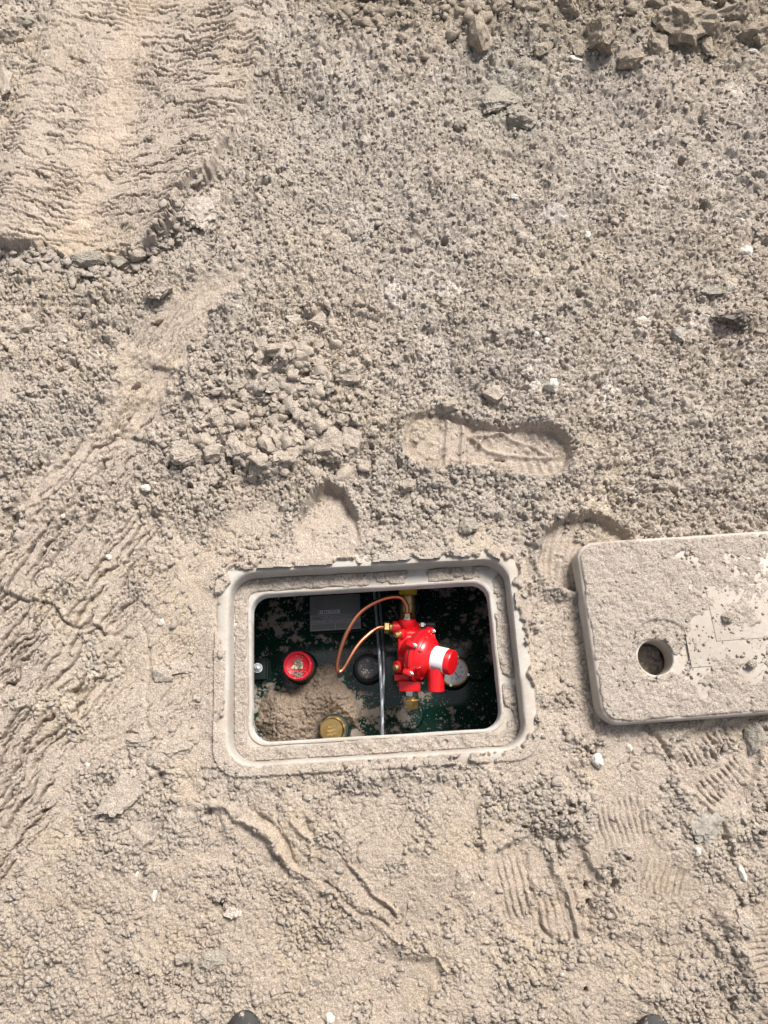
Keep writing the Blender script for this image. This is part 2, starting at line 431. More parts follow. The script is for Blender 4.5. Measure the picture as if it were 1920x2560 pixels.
POLY = dict(
 track=[(130,-300),(790,-300),(700,0),(655,150),(600,300),(530,440),(455,530),(405,595),(335,632),(250,652),(165,648),(118,618),(0,604),(-300,600),(-300,440),(0,410),(45,270),(100,130),(150,0)],
 second=[(640,680),(590,700),(560,760),(500,860),(440,960),(400,1060),(350,1120),(330,1190),(300,1290),(200,1420),(120,1560),(20,1700),(-300,1900),(-300,1500),(0,1400),(60,1300),(110,1200),(180,1100),(260,1030),(290,930),(300,850),(360,790),(430,730),(520,690)],
 lowerleft=[(-300,1400),(200,1360),(330,1290),(430,1320),(520,1400),(565,1480),(555,1900),(480,1930),(380,1900),(300,1870),(220,1960),(160,2080),(40,2200),(-300,2330)],
 left_mid=[(-300,930),(20,925),(60,960),(40,1000),(-300,1010)],
 above=[(430,1310),(560,1290),(690,1225),(745,1290),(780,1340),(900,1370),(900,1440),(450,1440)],
 heel=[(752,1400),(745,1290),(775,1240),(815,1205),(860,1225),(890,1280),(905,1400)],
 between=[(1345,1500),(1440,1470),(1500,1640),(1515,1800),(1490,1870),(1380,1800),(1345,1650)],
 lowright=[(1400,1880),(1600,1830),(1660,1900),(1700,2000),(1640,2090),(1730,2180),(1870,2230),(1880,2290),(1700,2280),(1560,2260),(1420,2230),(1400,2130),(1480,2060),(1470,1990),(1380,1950)],
 lowright2=[(1240,2130),(1330,2080),(1440,2090),(1500,2200),(1480,2330),(1400,2370),(1280,2340),(1230,2240)],
 lowright3=[(1480,2330),(1640,2330),(1700,2400),(1690,2470),(1560,2470),(1460,2420)],
 bottom=[(840,1980),(960,1950),(1210,1940),(1213,2150),(1150,2210),(1170,2290),(1140,2330),(1000,2330),(850,2200),(860,2150),(900,2100),(820,2040)],
 bottom2=[(935,2360),(1100,2400),(1110,2470),(1020,2560),(1000,2700),(880,2700),(900,2480)],
 botleft=[(470,1930),(520,1980),(560,2060),(600,2120),(560,2160),(450,2190),(340,2140),(370,2060),(430,2000)],
 sliver=[(590,2060),(640,2060),(720,2150),(770,2230),(700,2200),(610,2130)],
 rightprint=[(1690,1850),(1790,1800),(1880,1830),(1900,1900),(1860,1990),(1780,2020),(1700,1960),(1680,1900)],
 farright=[(1850,2220),(2200,2200),(2200,2560),(1900,2500),(1860,2380)],
 heelprint2=[(1345,1400),(1360,1330),(1420,1295),(1490,1290),(1560,1330),(1600,1400),(1440,1480),(1370,1460)],
)
SOLE = smooth_pts([(1008,1085),(1030,1035),(1085,1018),(1150,1040),(1230,1060),(1330,1060),(1400,1080),(1432,1120),(1425,1165),(1380,1190),(1300,1180),(1230,1165),(1150,1160),(1070,1170),(1020,1140)], True, 2)

def terrain(X, Y):
    U0, V0 = photo_uv(X, Y)
    U0 = U0.astype(np.float32); V0 = V0.astype(np.float32)
    n1 = fbm(U0/60, V0/60, 3, 3); n2 = fbm(U0/60, V0/60, 23, 3)
    n3 = vnoise(U0/14, V0/14, 41); n4 = vnoise(U0/14, V0/14, 43)
    U = U0+26*n1+12*n3; V = V0+26*n2+12*n4
    U1 = U0+8*n1+4*n3; V1 = V0+8*n2+4*n4
    # gentle form of the ground
    base = .020*fbm(X*3.1, Y*3.1, 5, 3) + .010*fbm(X*9, Y*9, 6, 2)
    sfr = rr_sdf(X, Y, FC, FR, .2625, .175, .045)
    sld = rr_sdf(X, Y, LC, LR, .235, .150, .035)
    calm = sstep(0, .16, np.minimum(sfr, sld))
    base = base*(.15+.85*calm)
    # heap rising at the top right
    base += .045*sstep(420, -120, V0+.12*(960-U0))*sstep(500, 900, U0) + .03*sstep(500, 1100, U0)*sstep(900, 100, V0)
    dist = {k: polysdf(U1 if k in ('heel', 'rightprint', 'heelprint2', 'lowright2') else U, V1 if k in ('heel', 'rightprint', 'heelprint2', 'lowright2') else V, p) for k, p in POLY.items()}
    sole = polysdf(U1, V1, SOLE)
    smooth = np.zeros_like(X)
    for k, d in dist.items():
        soft = {'track': 9, 'heel': 8, 'rightprint': 9, 'second': 22, 'heelprint2': 8}.get(k, 20)
        amt = {'lowerleft': .97, 'between': .80, 'above': .85, 'second': .96, 'left_mid': .8, 'lowright3': .7, 'bottom': .95, 'farright': .85}.get(k, .93)
        smooth = np.maximum(smooth, amt*sstep(soft, -soft, d))
    smooth = np.maximum(smooth, .95*sstep(6, -6, sole))
    # crumbs cover the smooth ground here and there
    spill = sstep(.10, .30, fbm(U0/70, V0/70, 77, 4))
    tr = sstep(9, -9, dist['track'])
    smooth = np.maximum(smooth, sstep(1250, 1700, V0)*(.26+.50*sstep(-.15, .2, fbm(U0/130, V0/130, 78, 3))))
    smooth = np.maximum(smooth, .75*sstep(.09, .01, sfr)*sstep(-.25, .15, fbm(U0/80, V0/80, 79, 3)))
    sec = sstep(10, -30, dist['second'])*sstep(1250, 1050, V0)
    smooth = smooth*(1-.65*spill*(1-tr)*(1-sec)*(sole > 6))
    loose = 1-smooth
    # how coarse the crumbs are: bigger at the top right, in the middle band and at the foot of the track
    big = np.clip(sstep(260, 60, V0+.1*(960-U0))*sstep(680, 900, U0)
          + np.exp(-(((U0-720)/260)**2+((V0-1010)/190)**2))*1.1
          + np.exp(-(((U0-170)/330)**2+((V0-760)/120)**2))*.9
          + np.exp(-(((U0-1150)/200)**2+((V0-1290)/80)**2))*.7
          + np.exp(-(((U0-30)/60)**2+((V0-150)/200)**2))*.9
          + .5*sstep(1500, 1900, U0)*sstep(1300, 700, V0)*.6, 0, 1.2)
    g1 = grains(X, Y, .052, 11, .30)
    g2 = crumb(X, Y, .030, 12, .10); g2b = crumb(X, Y, .0205, 17, .11)
    g3 = crumb(X, Y, .0125, 13, .13)
    g4 = crumb(X, Y, .0080, 14, .2)
    fine = .0042*fbm(X/.0085, Y/.0085, 51, 3, .6)
    cv = crevice(X, Y, .016, 551, .10); cv2 = crevice(X, Y, .032, 561, .05)
    pit = np.maximum(0, vnoise(X/.013, Y/.013, 641)+.5*vnoise(X/.0065, Y/.0065, 642)-.36)*sstep(-.2, .3, vnoise(X/.06, Y/.06, 643))
    w2 = sstep(.30-.35*np.minimum(big, 1), .48-.35*np.minimum(big, 1), vnoise(X/.045, Y/.045, 651)+.35*vnoise(X/.02, Y/.02, 652))
    w2b = sstep(-.02, .12, vnoise(X/.035, Y/.035, 653)+.4*vnoise(X/.014, Y/.014, 654)+.10*big)
    w3 = .45+.85*sstep(-.3, .25, vnoise(X/.05, Y/.05, 655))
    hl = np.maximum(np.maximum(g3*.62*w3, g2b*.60*w2b), g2*.62*w2) + g4*(.40+.35*(1-w2b)) + .85*fine + g1*.6*big
    hl = hl - .10*pit - .0028*cv - .0045*cv2 + .010*fbm(X/.035, Y/.035, 61, 3) + .012*vnoise(X/.10, Y/.10, 62)
    hl = hl*(.74+.26*sstep(200, 1000, V0)) + .016*vnoise(X/.16, Y/.16, 63)*sstep(500, 800, U0)
    # smooth, trodden soil
    hs = .0042*fbm(X/.05, Y/.05, 71, 4) + .0013*fbm(X/.006, Y/.006, 75, 3) - .0050*crevice(X, Y, .05, 571, .022)*sstep(-.12,.15,fbm(X/.08, Y/.08, 572, 2)) - .0028*crevice(X, Y, .022, 581, .035)*sstep(-.2, .2, vnoise(X/.05, Y/.05, 583)) + .22*g4*sstep(-.05, .3, fbm(X/.05, Y/.05, 79, 3)) + .10*g3*sstep(.0, .3, fbm(X/.07, Y/.07, 80, 3))
    # cracked scales
    t1, c1 = scales(X, Y, R(-5), .050, .0135, 101, .52)
    t1b, c1b = scales(X, Y, R(-4), .024, .0068, 131, .55)
    t2, c2 = scales(X, Y, R(57), .075, .0165, 201, .56)
    t2b, c2b = scales(X, Y, R(50), .022, .0075, 231, .5)
    # bands of the track: a smooth stripe in the middle
    axis_u = 330-(V0-100)*.27
    rel = U0-axis_u
    band = 1-.85*np.exp(-((rel+10)/75)**2)
    band = band*(1-.75*np.exp(-((rel+175)/40)**2))
    rough_right = sstep(180, 300, rel+.0*V0)
    kt = tr*band
    hs = hs + kt*(t1*(.6+.45*rough_right) - c1*.034*(1-.4*rough_right)) + tr*(.25+.75*band)*(.4*t1b - c1b*.0095)
    slope_w = sstep(30, -40, np.minimum(dist['second'], dist['lowerleft']))
    diag = slope_w*np.clip(sstep(420, 300, U0-(1450-V0)*.42)+.0, 0, 1)
    diag = diag*(.22+.78*sstep(950, 1250, V0))
    diag = diag*(.45+.55*sstep(-.15, .25, fbm(U0/120, V0/120, 88, 2)))
    hs = hs + diag*(t2*.9 - c2*.036) + slope_w*(.35+.65*diag)*(.5*t2b - c2b*.0100)
    rr_ = tr*rough_right
    h = base + hl*(loose+.35*rr_*loose) - .0 + hs*smooth + smooth*.0105*(1-tr)*0
    # raised smooth slab of the track, dropping off at its near edge
    d = dist['track']
    below = sstep(420, 560, V0+.35*U0*0)
    h += .020*sstep(7, -9, d+14*n3)*(.35+.65*sstep(300, 560, V0)) 
    h += tr*(.020*np.exp(-((rel-255)/60)**2)-.014*np.exp(-((rel-10)/120)**2)+.016*np.exp(-((rel+185)/50)**2))
    h += .013*np.exp(-(pathdist(U1, V1, [(715,-80),(690,0),(648,150),(592,300),(515,445),(445,535),(392,595)])/26)**2)*sstep(60, -10, d)
    h -= .014*np.exp(-((np.maximum(d, 0)-28)/30)**2)*(d > 0)*sstep(560, 640, V0)*sstep(640, 480, U0)
    # second track: shallow channel with steps left by the tread bars
    d = dist['second']
    h -= .012*sstep(25, -40, d)
    for vv, u0, u1, hgt in ((905, 285, 450, .012), (1085, 170, 390, .010), (1000, 230, 420, .004), (1290, 60, 330, .006)):
        q = V0-(vv+6*n1*4+.10*(U0-(u0+u1)/2)*0-14*np.cos((U0-(u0+u1)/2)/(u1-u0)*3.14)+14)
        h += hgt*(.25+.6*sstep(-.3, .3, n3))*(sstep(4, -5, q)*sstep(-70, -4, q))*sstep(u0-25, u0+15, U0)*sstep(u1+25, u1-15, U0)
    # trodden places lie lower than the loose soil round them
    for k in ('above', 'between', 'lowright', 'lowright3', 'bottom', 'bottom2', 'botleft', 'sliver', 'farright'):
        h -= .005*sstep(14, -22, dist[k])
    h += smooth*(1-tr)*.006
    h -= .010*sstep(7, -9, dist['lowright2'])
    # heel print above the frame, with an arched wall
    d = dist['heel']; h -= .026*sstep(5, -9, d)*sstep(1400, 1250, V0); h += .010*np.exp(-((d-9)/11)**2)*sstep(1330, 1260, V0)
    # the clear boot print
    d = sole
    lu = (U0-1010)/420
    h -= .015*sstep(4, -9, d)
    h += .008*np.exp(-((d-14)/15)**2)
    ins = sstep(-4, -16, d)
    h += ins*.35*(g3+g4)*sstep(.05, .3, fbm(U0/40, V0/40, 671, 3)+.25*sstep(1110, 1030, U0))
    bars = (np.exp(-(((U0-1118+.06*(V0-1100))/5)**2))+np.exp(-(((U0-1158+.05*(V0-1100))/6)**2))*1.2+.5*np.exp(-(((U0-1172)/3)**2)))*sstep(1010, 1050, V0)
    h += ins*.0065*bars
    arch = polysdf(U1, V1, [(1175,1085),(1250,1075),(1330,1105),(1385,1140),(1320,1135),(1230,1120)])
    h += ins*.0062*np.exp(-(arch/4.5)**2)
    rib = .5+.5*np.sin((U0-.25*V0)/7.0*1.9)
    heelreg = sstep(1290, 1320, U0)*(sstep(1100, 1085, V0-.22*(U0-1350))+sstep(1140, 1155, V0-.1*(U0-1350)))*sstep(1420, 1400, U0)
    h += ins*.0045*rib*np.clip(heelreg, 0, 1)
    h += ins*.0014*(.5+.5*np.sin(U0/5.5))*sstep(1110, 1040, U0)
    # print behind the lid: curved ribs
    d = dist['heelprint2']; h -= .016*sstep(5, -9, d); h += .008*np.exp(-((d-10)/12)**2)
    rad = np.sqrt((U0-1640)**2+(V0-1420)**2)
    h += sstep(-6, -18, d)*.0032*(.5+.5*np.sin(rad/2.9))
    # treads
    def ribs(cu, cv, hw, hh, ang, per, amp, sharp=1.0, ragged=.6):
        c, s = math.cos(ang), math.sin(ang)
        p = (U1-cu)*c+(V1-cv)*s; q = -(U1-cu)*s+(V1-cv)*c
        mk = sstep(hw+10, hw-10, np.abs(p))*sstep(hh+8, hh-8, np.abs(q+8*n1))
        mk = mk*np.clip(1-ragged+ragged*sstep(-.2, .2, vnoise(U0/26, V0/26, int(cu))), 0, 1)
        wv = (p/per) % 1.0
        prof = np.where(wv < .62, sstep(0, .18, wv), 1-sstep(.62, .95, wv))
        return mk*amp*.8*(prof-.7)
    h -= .010*sstep(10, -10, dist['rightprint'])
    h += ribs(1768, 1868, 70, 26, R(-28), 15, .010)
    h += ribs(1812, 1955, 62, 34, R(-62+20), 15, .009)
    h += ribs(1560, 2055, 75, 50, R(-12), 15, .006)
    h += ribs(1640, 2190, 70, 40, R(12), 16, .006)
    h += ribs(1290, 2210, 38, 90, R(-14), 17, .007)
    h += ribs(1385, 2270, 40, 80, R(-14), 19, .006)
    h += ribs(1930, 2400, 90, 70, R(84), 17, .006, ragged=.3)
    for pth, ww, am in (([(1385,2100),(1400,2180),(1425,2250),(1445,2330)], 7, .014), ([(1395,2095),(1440,2250),(1470,2340)], 6, -.010),
                        ([(1310,2130),(1325,2220),(1350,2300),(1385,2345)], 6, -.011),
                        ([(480,2003),(560,2020),(640,2065),(700,2120),(745,2175),(775,2195)], 13, .015),
                        ([(570,2040),(640,2085),(700,2145),(735,2180)], 9, -.010),
                        ([(620,2005),(680,2050),(725,2110),(760,2170)], 7, -.012),
                        ([(745,2060),(770,2110),(790,2180)], 6, .010), ([(762,2055),(785,2100),(798,2160)], 5, -.009),
                        ([(808,2225),(870,2280),(960,2330),(1040,2370),(1110,2420)], 6, .010),
                        ([(815,2215),(880,2270),(970,2322)], 4, -.010),
                        ([(360,2110),(410,2035)], 5, .006), ([(372,2112),(420,2040)], 5, -.006),
                        ([(1215,1970),(1212,2170)], 7, .007), ([(880,2160),(985,2295)], 6, .010), ([(872,2168),(975,2300)], 6, -.007),
                        ([(1610,1810),(1650,1850),(1690,1915)], 8, -.012), ([(1490,1790),(1492,1880)], 5, -.006),
                        ([(1745,2010),(1790,2060),(1830,2130),(1870,2150)], 9, -.012),
                        ([(0,1465),(110,1515),(200,1570),(262,1592)], 4, -.009), ([(0,1455),(110,1503),(200,1558),(262,1580)], 8, .006),
                        ([(368,1560),(366,1880)], 6, -.005), ([(280,1590),(330,1530),(345,1495)], 5, -.010),
                        ([(0,1620),(50,1570),(60,1540)], 6, -.011), ([(10,2040),(100,1900),(190,1760),(240,1700)], 6, -.014),
                        ([(0,1990),(60,1880),(120,1790)], 5, -.012), ([(20,1310),(90,1180),(140,1090)], 9, -.020), ([(60,1290),(110,1190),(140,1120),(200,1060)], 6, -.013),
                        ([(5,1190),(20,1280),(0,1370)], 18, -.03),
                        ([(250,1850),(330,1835),(400,1860),(480,1872)], 5, -.008), ([(330,1500),(480,1560)], 5, -.003),
                        ([(1800,2260),(1840,2330),(1870,2420),(1900,2520)], 26, .016)):
        # (position, width px, height)
        dd = pathdist(U1+16*n1, V1+16*n2, pth)
        h += am*.70*(.45+.75*sstep(-.25, .25, vnoise(U0/33, V0/33, int(pth[0][0])+7)))*np.exp(-(dd/ww)**2)
    # deep little holes
    for hu, hv, hr in ((1690,424,13), (1755,527,13), (1113,606,11), (1460,2472,9), (1885,70,22)):
        dd = np.sqrt((U1-hu)**2+((V1-hv))**2); h -= .035*sstep(hr, hr*.4, dd)
    # settle round the frame and under the lid
    inside_l = sstep(-.012, -.03, sld)
    h = h*(1-inside_l) + inside_l*(-.034+.2*h)
    near = sstep(.05, .0, sfr)
    h = h*(1-.45*near) + near*.002
    lfx = (X-FC.x)*math.cos(FR)+(Y-FC.y)*math.sin(FR); lfy = (Y-FC.y)*math.cos(FR)-(X-FC.x)*math.sin(FR)
    lcov = .22*sstep(-.20, -.24, lfx)*sstep(.1, .0, lfy)+.20*sstep(-.12, -.16, lfy)*sstep(.1, -.1, lfx)-.22*np.exp(-(lfx/.1)**2)*(lfy > 0)-.2*np.exp(-((lfx-.02)/.09)**2)*(lfy < 0)+.12*np.exp(-((lfx-.17)/.06)**2)*(lfy > 0)
    lap = sstep(-.20, .02, lcov+fbm(X/.06, Y/.06, 301, 4)+.10*sstep(.04, -.04, Y-.30)*0)
    top = np.clip(.34*sstep(0, .1, Y-.25)+.12, 0, 1)
    rg = fbm(X/.022, Y/.022, 311, 4, .5)
    inn = sstep(-.0262, -.0240, sfr+.0012*rg)
    cov = sstep(-.24, .24, .62*(lap-.5)+.9*rg+22*(sfr+.0125)+.35*top)
    onrim = .0076+(cov-.5)*.0060 + (.0035+np.maximum(h, -.002)*.28)*sstep(.5, .9, cov) + .0012*rg
    h = np.where(sfr < 0, -.02*(1-inn)+onrim*inn, h+.005*sstep(.03, 0, sfr)*lap)
    # colour tint of the earth (stays with the soil)
    g = fbm(U0/210, V0/210, 401, 4); y_ = fbm(U0/150, V0/150, 411, 4); p_ = fbm(U0/90, V0/90, 421, 3)
    T = np.ones(X.shape+(3,), np.float32)
    def blend(wt, c):
        for i in range(3): T[..., i] *= 1+wt*(c[i]-1)
    blend(sstep(.0, .45, g)*loose, (.97, .99, 1.01))
    blend(sstep(.12, .45, -g)*loose, (1.02, 1.0, .97))
    blend(sstep(.05, .45, y_), (1.02, 1.01, .965))
    blend(smooth, (1.06, 1.03, 1.0))
    blend(loose, (1.08, 1.08, 1.07))
    blend(tr*np.exp(-((rel+5)/60)**2), (1.10, 1.07, 1.03))
    blend(sstep(.22, .5, p_)*sstep(500, 1000, U0)*sstep(1250, 900, V0), (1.25, 1.28, 1.33))
    blend(sstep(.25, .45, vnoise(U0/26, V0/26, 431))*sstep(.05, .3, y_)*loose, (1.3, 1.33, 1.38))
    blend(np.exp(-(((U0-1340)/45)**2+((V0-950)/40)**2)), (1.35, 1.38, 1.45))
    blend(np.exp(-(((U0-1250)/110)**2+((V0-270)/120)**2)), (.86, .93, .96))
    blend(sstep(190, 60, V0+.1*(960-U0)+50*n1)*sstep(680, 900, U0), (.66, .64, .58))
    blend(np.exp(-(((U0-200)/260)**2+((V0-700)/60)**2))*(1-tr), (.92, .91, .84))
    blend(sstep(1850, 2300, V0), (.93, .915, .89))
    blend(np.exp(-(((U0-1835)/60)**2+((V0-815)/40)**2)), (.6, .57, .55))
    return h.astype(np.float32), loose, T*.5, sfr, big

H, LOOSE, TINT, SFR, BIG = terrain(X, Y)
far = sstep(2.2, 3.4, np.sqrt(X*X+(Y-.6)**2)); H = H*(1-far)
rec = rr_sdf(X, Y, FC, FR, .2390, .1550, .040)
rc = rec[:-1, :-1]; keep = ~((rc < .0055))
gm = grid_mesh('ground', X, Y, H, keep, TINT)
ground = link('ground', gm, M['ground'])
setp(ground, 'trodden and churned beige soil with a smooth track at the left', 'ground', kind='structure')
def gz(x, y):
    fy = np.interp(y, ys, np.arange(len(ys))); iy = np.clip(fy.astype(int), 0, len(ys)-2)
    s = x/np.interp(y, ys, wy); fx = np.interp(s, ss, np.arange(len(ss))); ix = np.clip(fx.astype(int), 0, len(ss)-2)
    a = fy-iy; b_ = fx-ix
    return (H[iy, ix]*(1-b_)+H[iy, ix+1]*b_)*(1-a)+(H[iy+1, ix]*(1-b_)+H[iy+1, ix+1]*b_)*a
def gz1(x, y): return float(gz(np.array([x]), np.array([y]))[0])
def gval(A, x, y):
    iy = np.clip(np.searchsorted(ys, y), 0, len(ys)-1); s = x/np.interp(y, ys, wy)
    return A[iy, np.clip(np.searchsorted(ss, s), 0, len(ss)-1)]

# ------------------------------------------------------------ crumbs (stuff)
def crumb_templates(sub, n, seed):
    out_ = []
    for k in range(n):
        bm = bmesh.new(); bmesh.ops.create_icosphere(bm, subdivisions=sub, radius=1)
        R1 = random.Random(seed*9+k); pls = [(Vector((R1.gauss(0, 1), R1.gauss(0, 1), R1.gauss(0, 1))).normalized(), R1.uniform(.40, .75)) for _ in range(7)]
        for v_ in bm.verts:
            for n9, d9 in pls:
                e9 = v_.co.dot(n9)-d9
                if e9 > 0: v_.co -= n9*e9
            q = v_.co*1.1+Vector((k*7.1+seed, 3.3*k, 1)); v_.co *= 1+.75*mnoise.noise(q)+.50*mnoise.noise(q*2.6)
            v_.co.z *= .8
        vs = np.array([v_.co[:] for v_ in bm.verts], np.float32)
        fs = np.array([[l.vert.index for l in f.loops] for f in bm.faces], np.int32)
        bm.free(); out_.append((vs, fs))
    return out_
def scatter(name, P, S, mat, sub=1, seed=1, parent=None, label=None, smooth=False):
    tp = crumb_templates(sub, 7, seed); rng = np.random.default_rng(seed)
    V_, F_, off = [], [], 0
    which = rng.integers(0, 7, len(P))
    for k in range(7):
        ii = np.where(which == k)[0]
        if not len(ii): continue
        vs, fs = tp[k]
        a = rng.uniform(0, 6.28, len(ii)); c, s = np.cos(a), np.sin(a)
        sc = S[ii][:, None]*np.stack([rng.uniform(.75, 1.3, len(ii)), rng.uniform(.75, 1.2, len(ii)), rng.uniform(.6, 1.05, len(ii))], 1)
        loc = vs[None]*sc[:, None, :]
        xx = loc[..., 0]*c[:, None]-loc[..., 1]*s[:, None]; yy = loc[..., 0]*s[:, None]+loc[..., 1]*c[:, None]
        w_ = np.stack([xx, yy, loc[..., 2]], -1)+P[ii][:, None, :]
        V_.append(w_.reshape(-1, 3)); F_.append((fs[None]+(np.arange(len(ii))*len(vs))[:, None, None]+off).reshape(-1, 3)); off += len(ii)*len(vs)
    V_ = np.concatenate(V_).astype(np.float32); F_ = np.concatenate(F_).astype(np.int32)
    me = bpy.data.meshes.new(name); me.vertices.add(len(V_)); me.vertices.foreach_set('co', V_.ravel())
    me.loops.add(F_.size); me.loops.foreach_set('vertex_index', F_.ravel())
    me.polygons.add(len(F_)); me.polygons.foreach_set('loop_start', np.arange(0, F_.size, 3, dtype=np.int32))
    if smooth: me.polygons.foreach_set('use_smooth', np.ones(len(F_), bool))
    me.update(calc_edges=True)
    o = link(name, me, mat, parent); setp(o, label, None, None, 'stuff'); return o
rng = np.random.default_rng(5)
def ground_scatter(n, smin, smax, pw, seed, wbig=False, lo=.12):
    r = np.random.default_rng(seed)
    u = r.uniform(-80, 2000, n*4); v_ = r.uniform(-80, 2640, n*4)
    b_ = (1280-v_)/FPX; k = CAM_H/(cT-b_*sT); x = (u-960)/FPX*k; y = (sT+b_*cT)*k
    L = gval(LOOSE, x, y)
    if wbig: L = L*np.clip(gval(BIG, x, y)+.12, 0, 1)
    p = lo+(1-lo)*L**1.7
    ok = (r.uniform(0, 1, len(x)) < p) & (rr_sdf(x, y, FC, FR, .239, .155, .04) > .012) & (rr_sdf(x, y, LC, LR, .235, .15, .035) > .004)
    x, y = x[ok][:n], y[ok][:n]
    s = smin+(smax-smin)*r.uniform(0, 1, len(x))**pw
    z = gz(x, y)+s*.25
    return np.stack([x, y, z], 1), s
P_, S_ = ground_scatter(25000, .0021, .0068, 1.9, 3, lo=.03); P_[:, 2] -= S_*.15
o = scatter('soil_crumbs', P_, S_, M['soil'], 1, 3, label='small soil crumbs scattered loose over the ground')
P_, S_ = ground_scatter(1500, .0038, .0100, 2.4, 4, True, .03); P_[:, 2] -= S_*.22
o = scatter('soil_lumps', P_, S_, M['soil'], 2, 4, label='small lumps of soil lying over the loose ground')
EP = smooth_pts([(0,625),(60,640),(120,640),(170,668),(250,672),(335,655),(400,618),(455,550),(500,470)], False, 2)
r_ = np.random.default_rng(66); n_ = 420; k_ = r_.uniform(0, len(EP)-1.001, n_); i_ = k_.astype(int); E_ = np.array(EP)
uv_ = E_[i_]*(1-(k_-i_))[:, None]+E_[i_+1]*(k_-i_)[:, None]+np.stack([r_.normal(0, 14, n_), np.abs(r_.normal(0, 26, n_))-8], 1)
xy_ = np.array([at(a, b_)[:2] for a, b_ in uv_]); s_ = .0035+.0085*r_.uniform(0, 1, n_)**2.2
scatter('soil_lumps', np.stack([xy_[:, 0], xy_[:, 1], gz(xy_[:, 0], xy_[:, 1])+s_*.15], 1), s_, M['soil'], 2, 14, label='crumbled lumps heaped along the broken near edge of the smooth track')

r_ = np.random.default_rng(67); n_ = 520; uv_ = np.stack([r_.uniform(820, 1960, n_), r_.normal(70, 50, n_)], 1)
xy_ = np.array([at(a, b_-.06*(a-960))[:2] for a, b_ in uv_]); s_ = .005+.017*r_.uniform(0, 1, n_)**2.6
scatter('soil_lumps', np.stack([xy_[:, 0], xy_[:, 1], gz(xy_[:, 0], xy_[:, 1])+s_*.05], 1), s_, M['clod_bank'], 2, 15, label='darker crumbly lumps packed into the bank along the top right edge')
r_ = np.random.default_rng(68); n_ = 330; uv_ = np.stack([r_.normal(690, 125, n_), r_.normal(1030, 95, n_)], 1)
uv_ = uv_[(uv_[:, 0] > 450+.3*(uv_[:, 1]-1000)) & (uv_[:, 1] < 1215) & (polysdf(uv_[:, 0].astype(np.float32), uv_[:, 1].astype(np.float32), SOLE) > 25)]
xy_ = np.array([at(a, b_)[:2] for a, b_ in uv_]); s_ = .005+.014*r_.uniform(0, 1, len(uv_))**2.2
scatter('soil_lumps', np.stack([xy_[:, 0], xy_[:, 1], gz(xy_[:, 0], xy_[:, 1])+s_*.15], 1), s_, M['clod'], 3, 16, label='crumbly lumps of soil piled in the band above the frame', smooth=True)
# ------------------------------------------------------------ single clods and stones
def lump(name, u, v_, wpx, hpx, label, cat, mat, rot=0, flat=.6, seed=0, rough=.30, sink=.35, group=None, ang=0, zoff=0, blocky=0):
    z0 = 0
    for _ in range(5): p = at(u, v_, z0); z0 = .5*z0+.5*gz1(p.x, p.y)
    z0 = gz1(p.x, p.y)
    dep = p.y*sT+(CAM_H-z0)*cT; sx = wpx/2/FPX*dep; sy = hpx/2/FPX*dep*1.05; sz = min(sx, sy)*flat
    if seed % 2 and not blocky and wpx > 30: blocky = .12
    bm = bmesh.new(); bmesh.ops.create_icosphere(bm, subdivisions=4 if wpx > 56 else (3 if wpx > 18 else 2), radius=1)
    R0 = random.Random(seed*31+int(u))
    planes = [(Vector((R0.gauss(0, 1), R0.gauss(0, 1), R0.gauss(0, 1))).normalized(), R0.uniform(.45, .80) if (blocky or 'slab' in label or 'flake' in label or 'angular' in label) else R0.uniform(.62, .9)) for _ in range(10)]
    off = Vector((u*.37, v_*.21, seed))
    c, s = math.cos(rot), math.sin(rot)
    for vt in bm.verts:
        q = vt.co.copy()
        if blocky:
            mx = max(abs(q.x), abs(q.y), abs(q.z)); q = q.lerp(q/mx*.85, blocky)
        for n_, d_ in planes:
            e = q.dot(n_)-d_
            if e > 0: q -= n_*e
        q *= 1+rough*(mnoise.noise(vt.co*1.7+off)*.7+mnoise.noise(vt.co*4.2+off)*.4+abs(mnoise.noise(vt.co*7+off))*.75-.16+abs(mnoise.noise(vt.co*15+off))*.60)
        x_, y_, z_ = q.x*sx*1.16, q.y*sy*1.16, q.z*sz*1.35
        vt.co = Vector((x_*c-y_*s, x_*s+y_*c, z_))
    me = bpy.data.meshes.new(name); bm.to_mesh(me); bm.free()
    o = link(name, me, mat); o.location = (p.x, p.y, z0+sz*(.5-sink)+zoff)
    if ang: o.rotation_euler = (ang, 0, 0)
    setp(o, label, cat, group); return o
C_, G_, D_, W_ = 'clod', 'clod_grey', 'clod_dark', 'white'
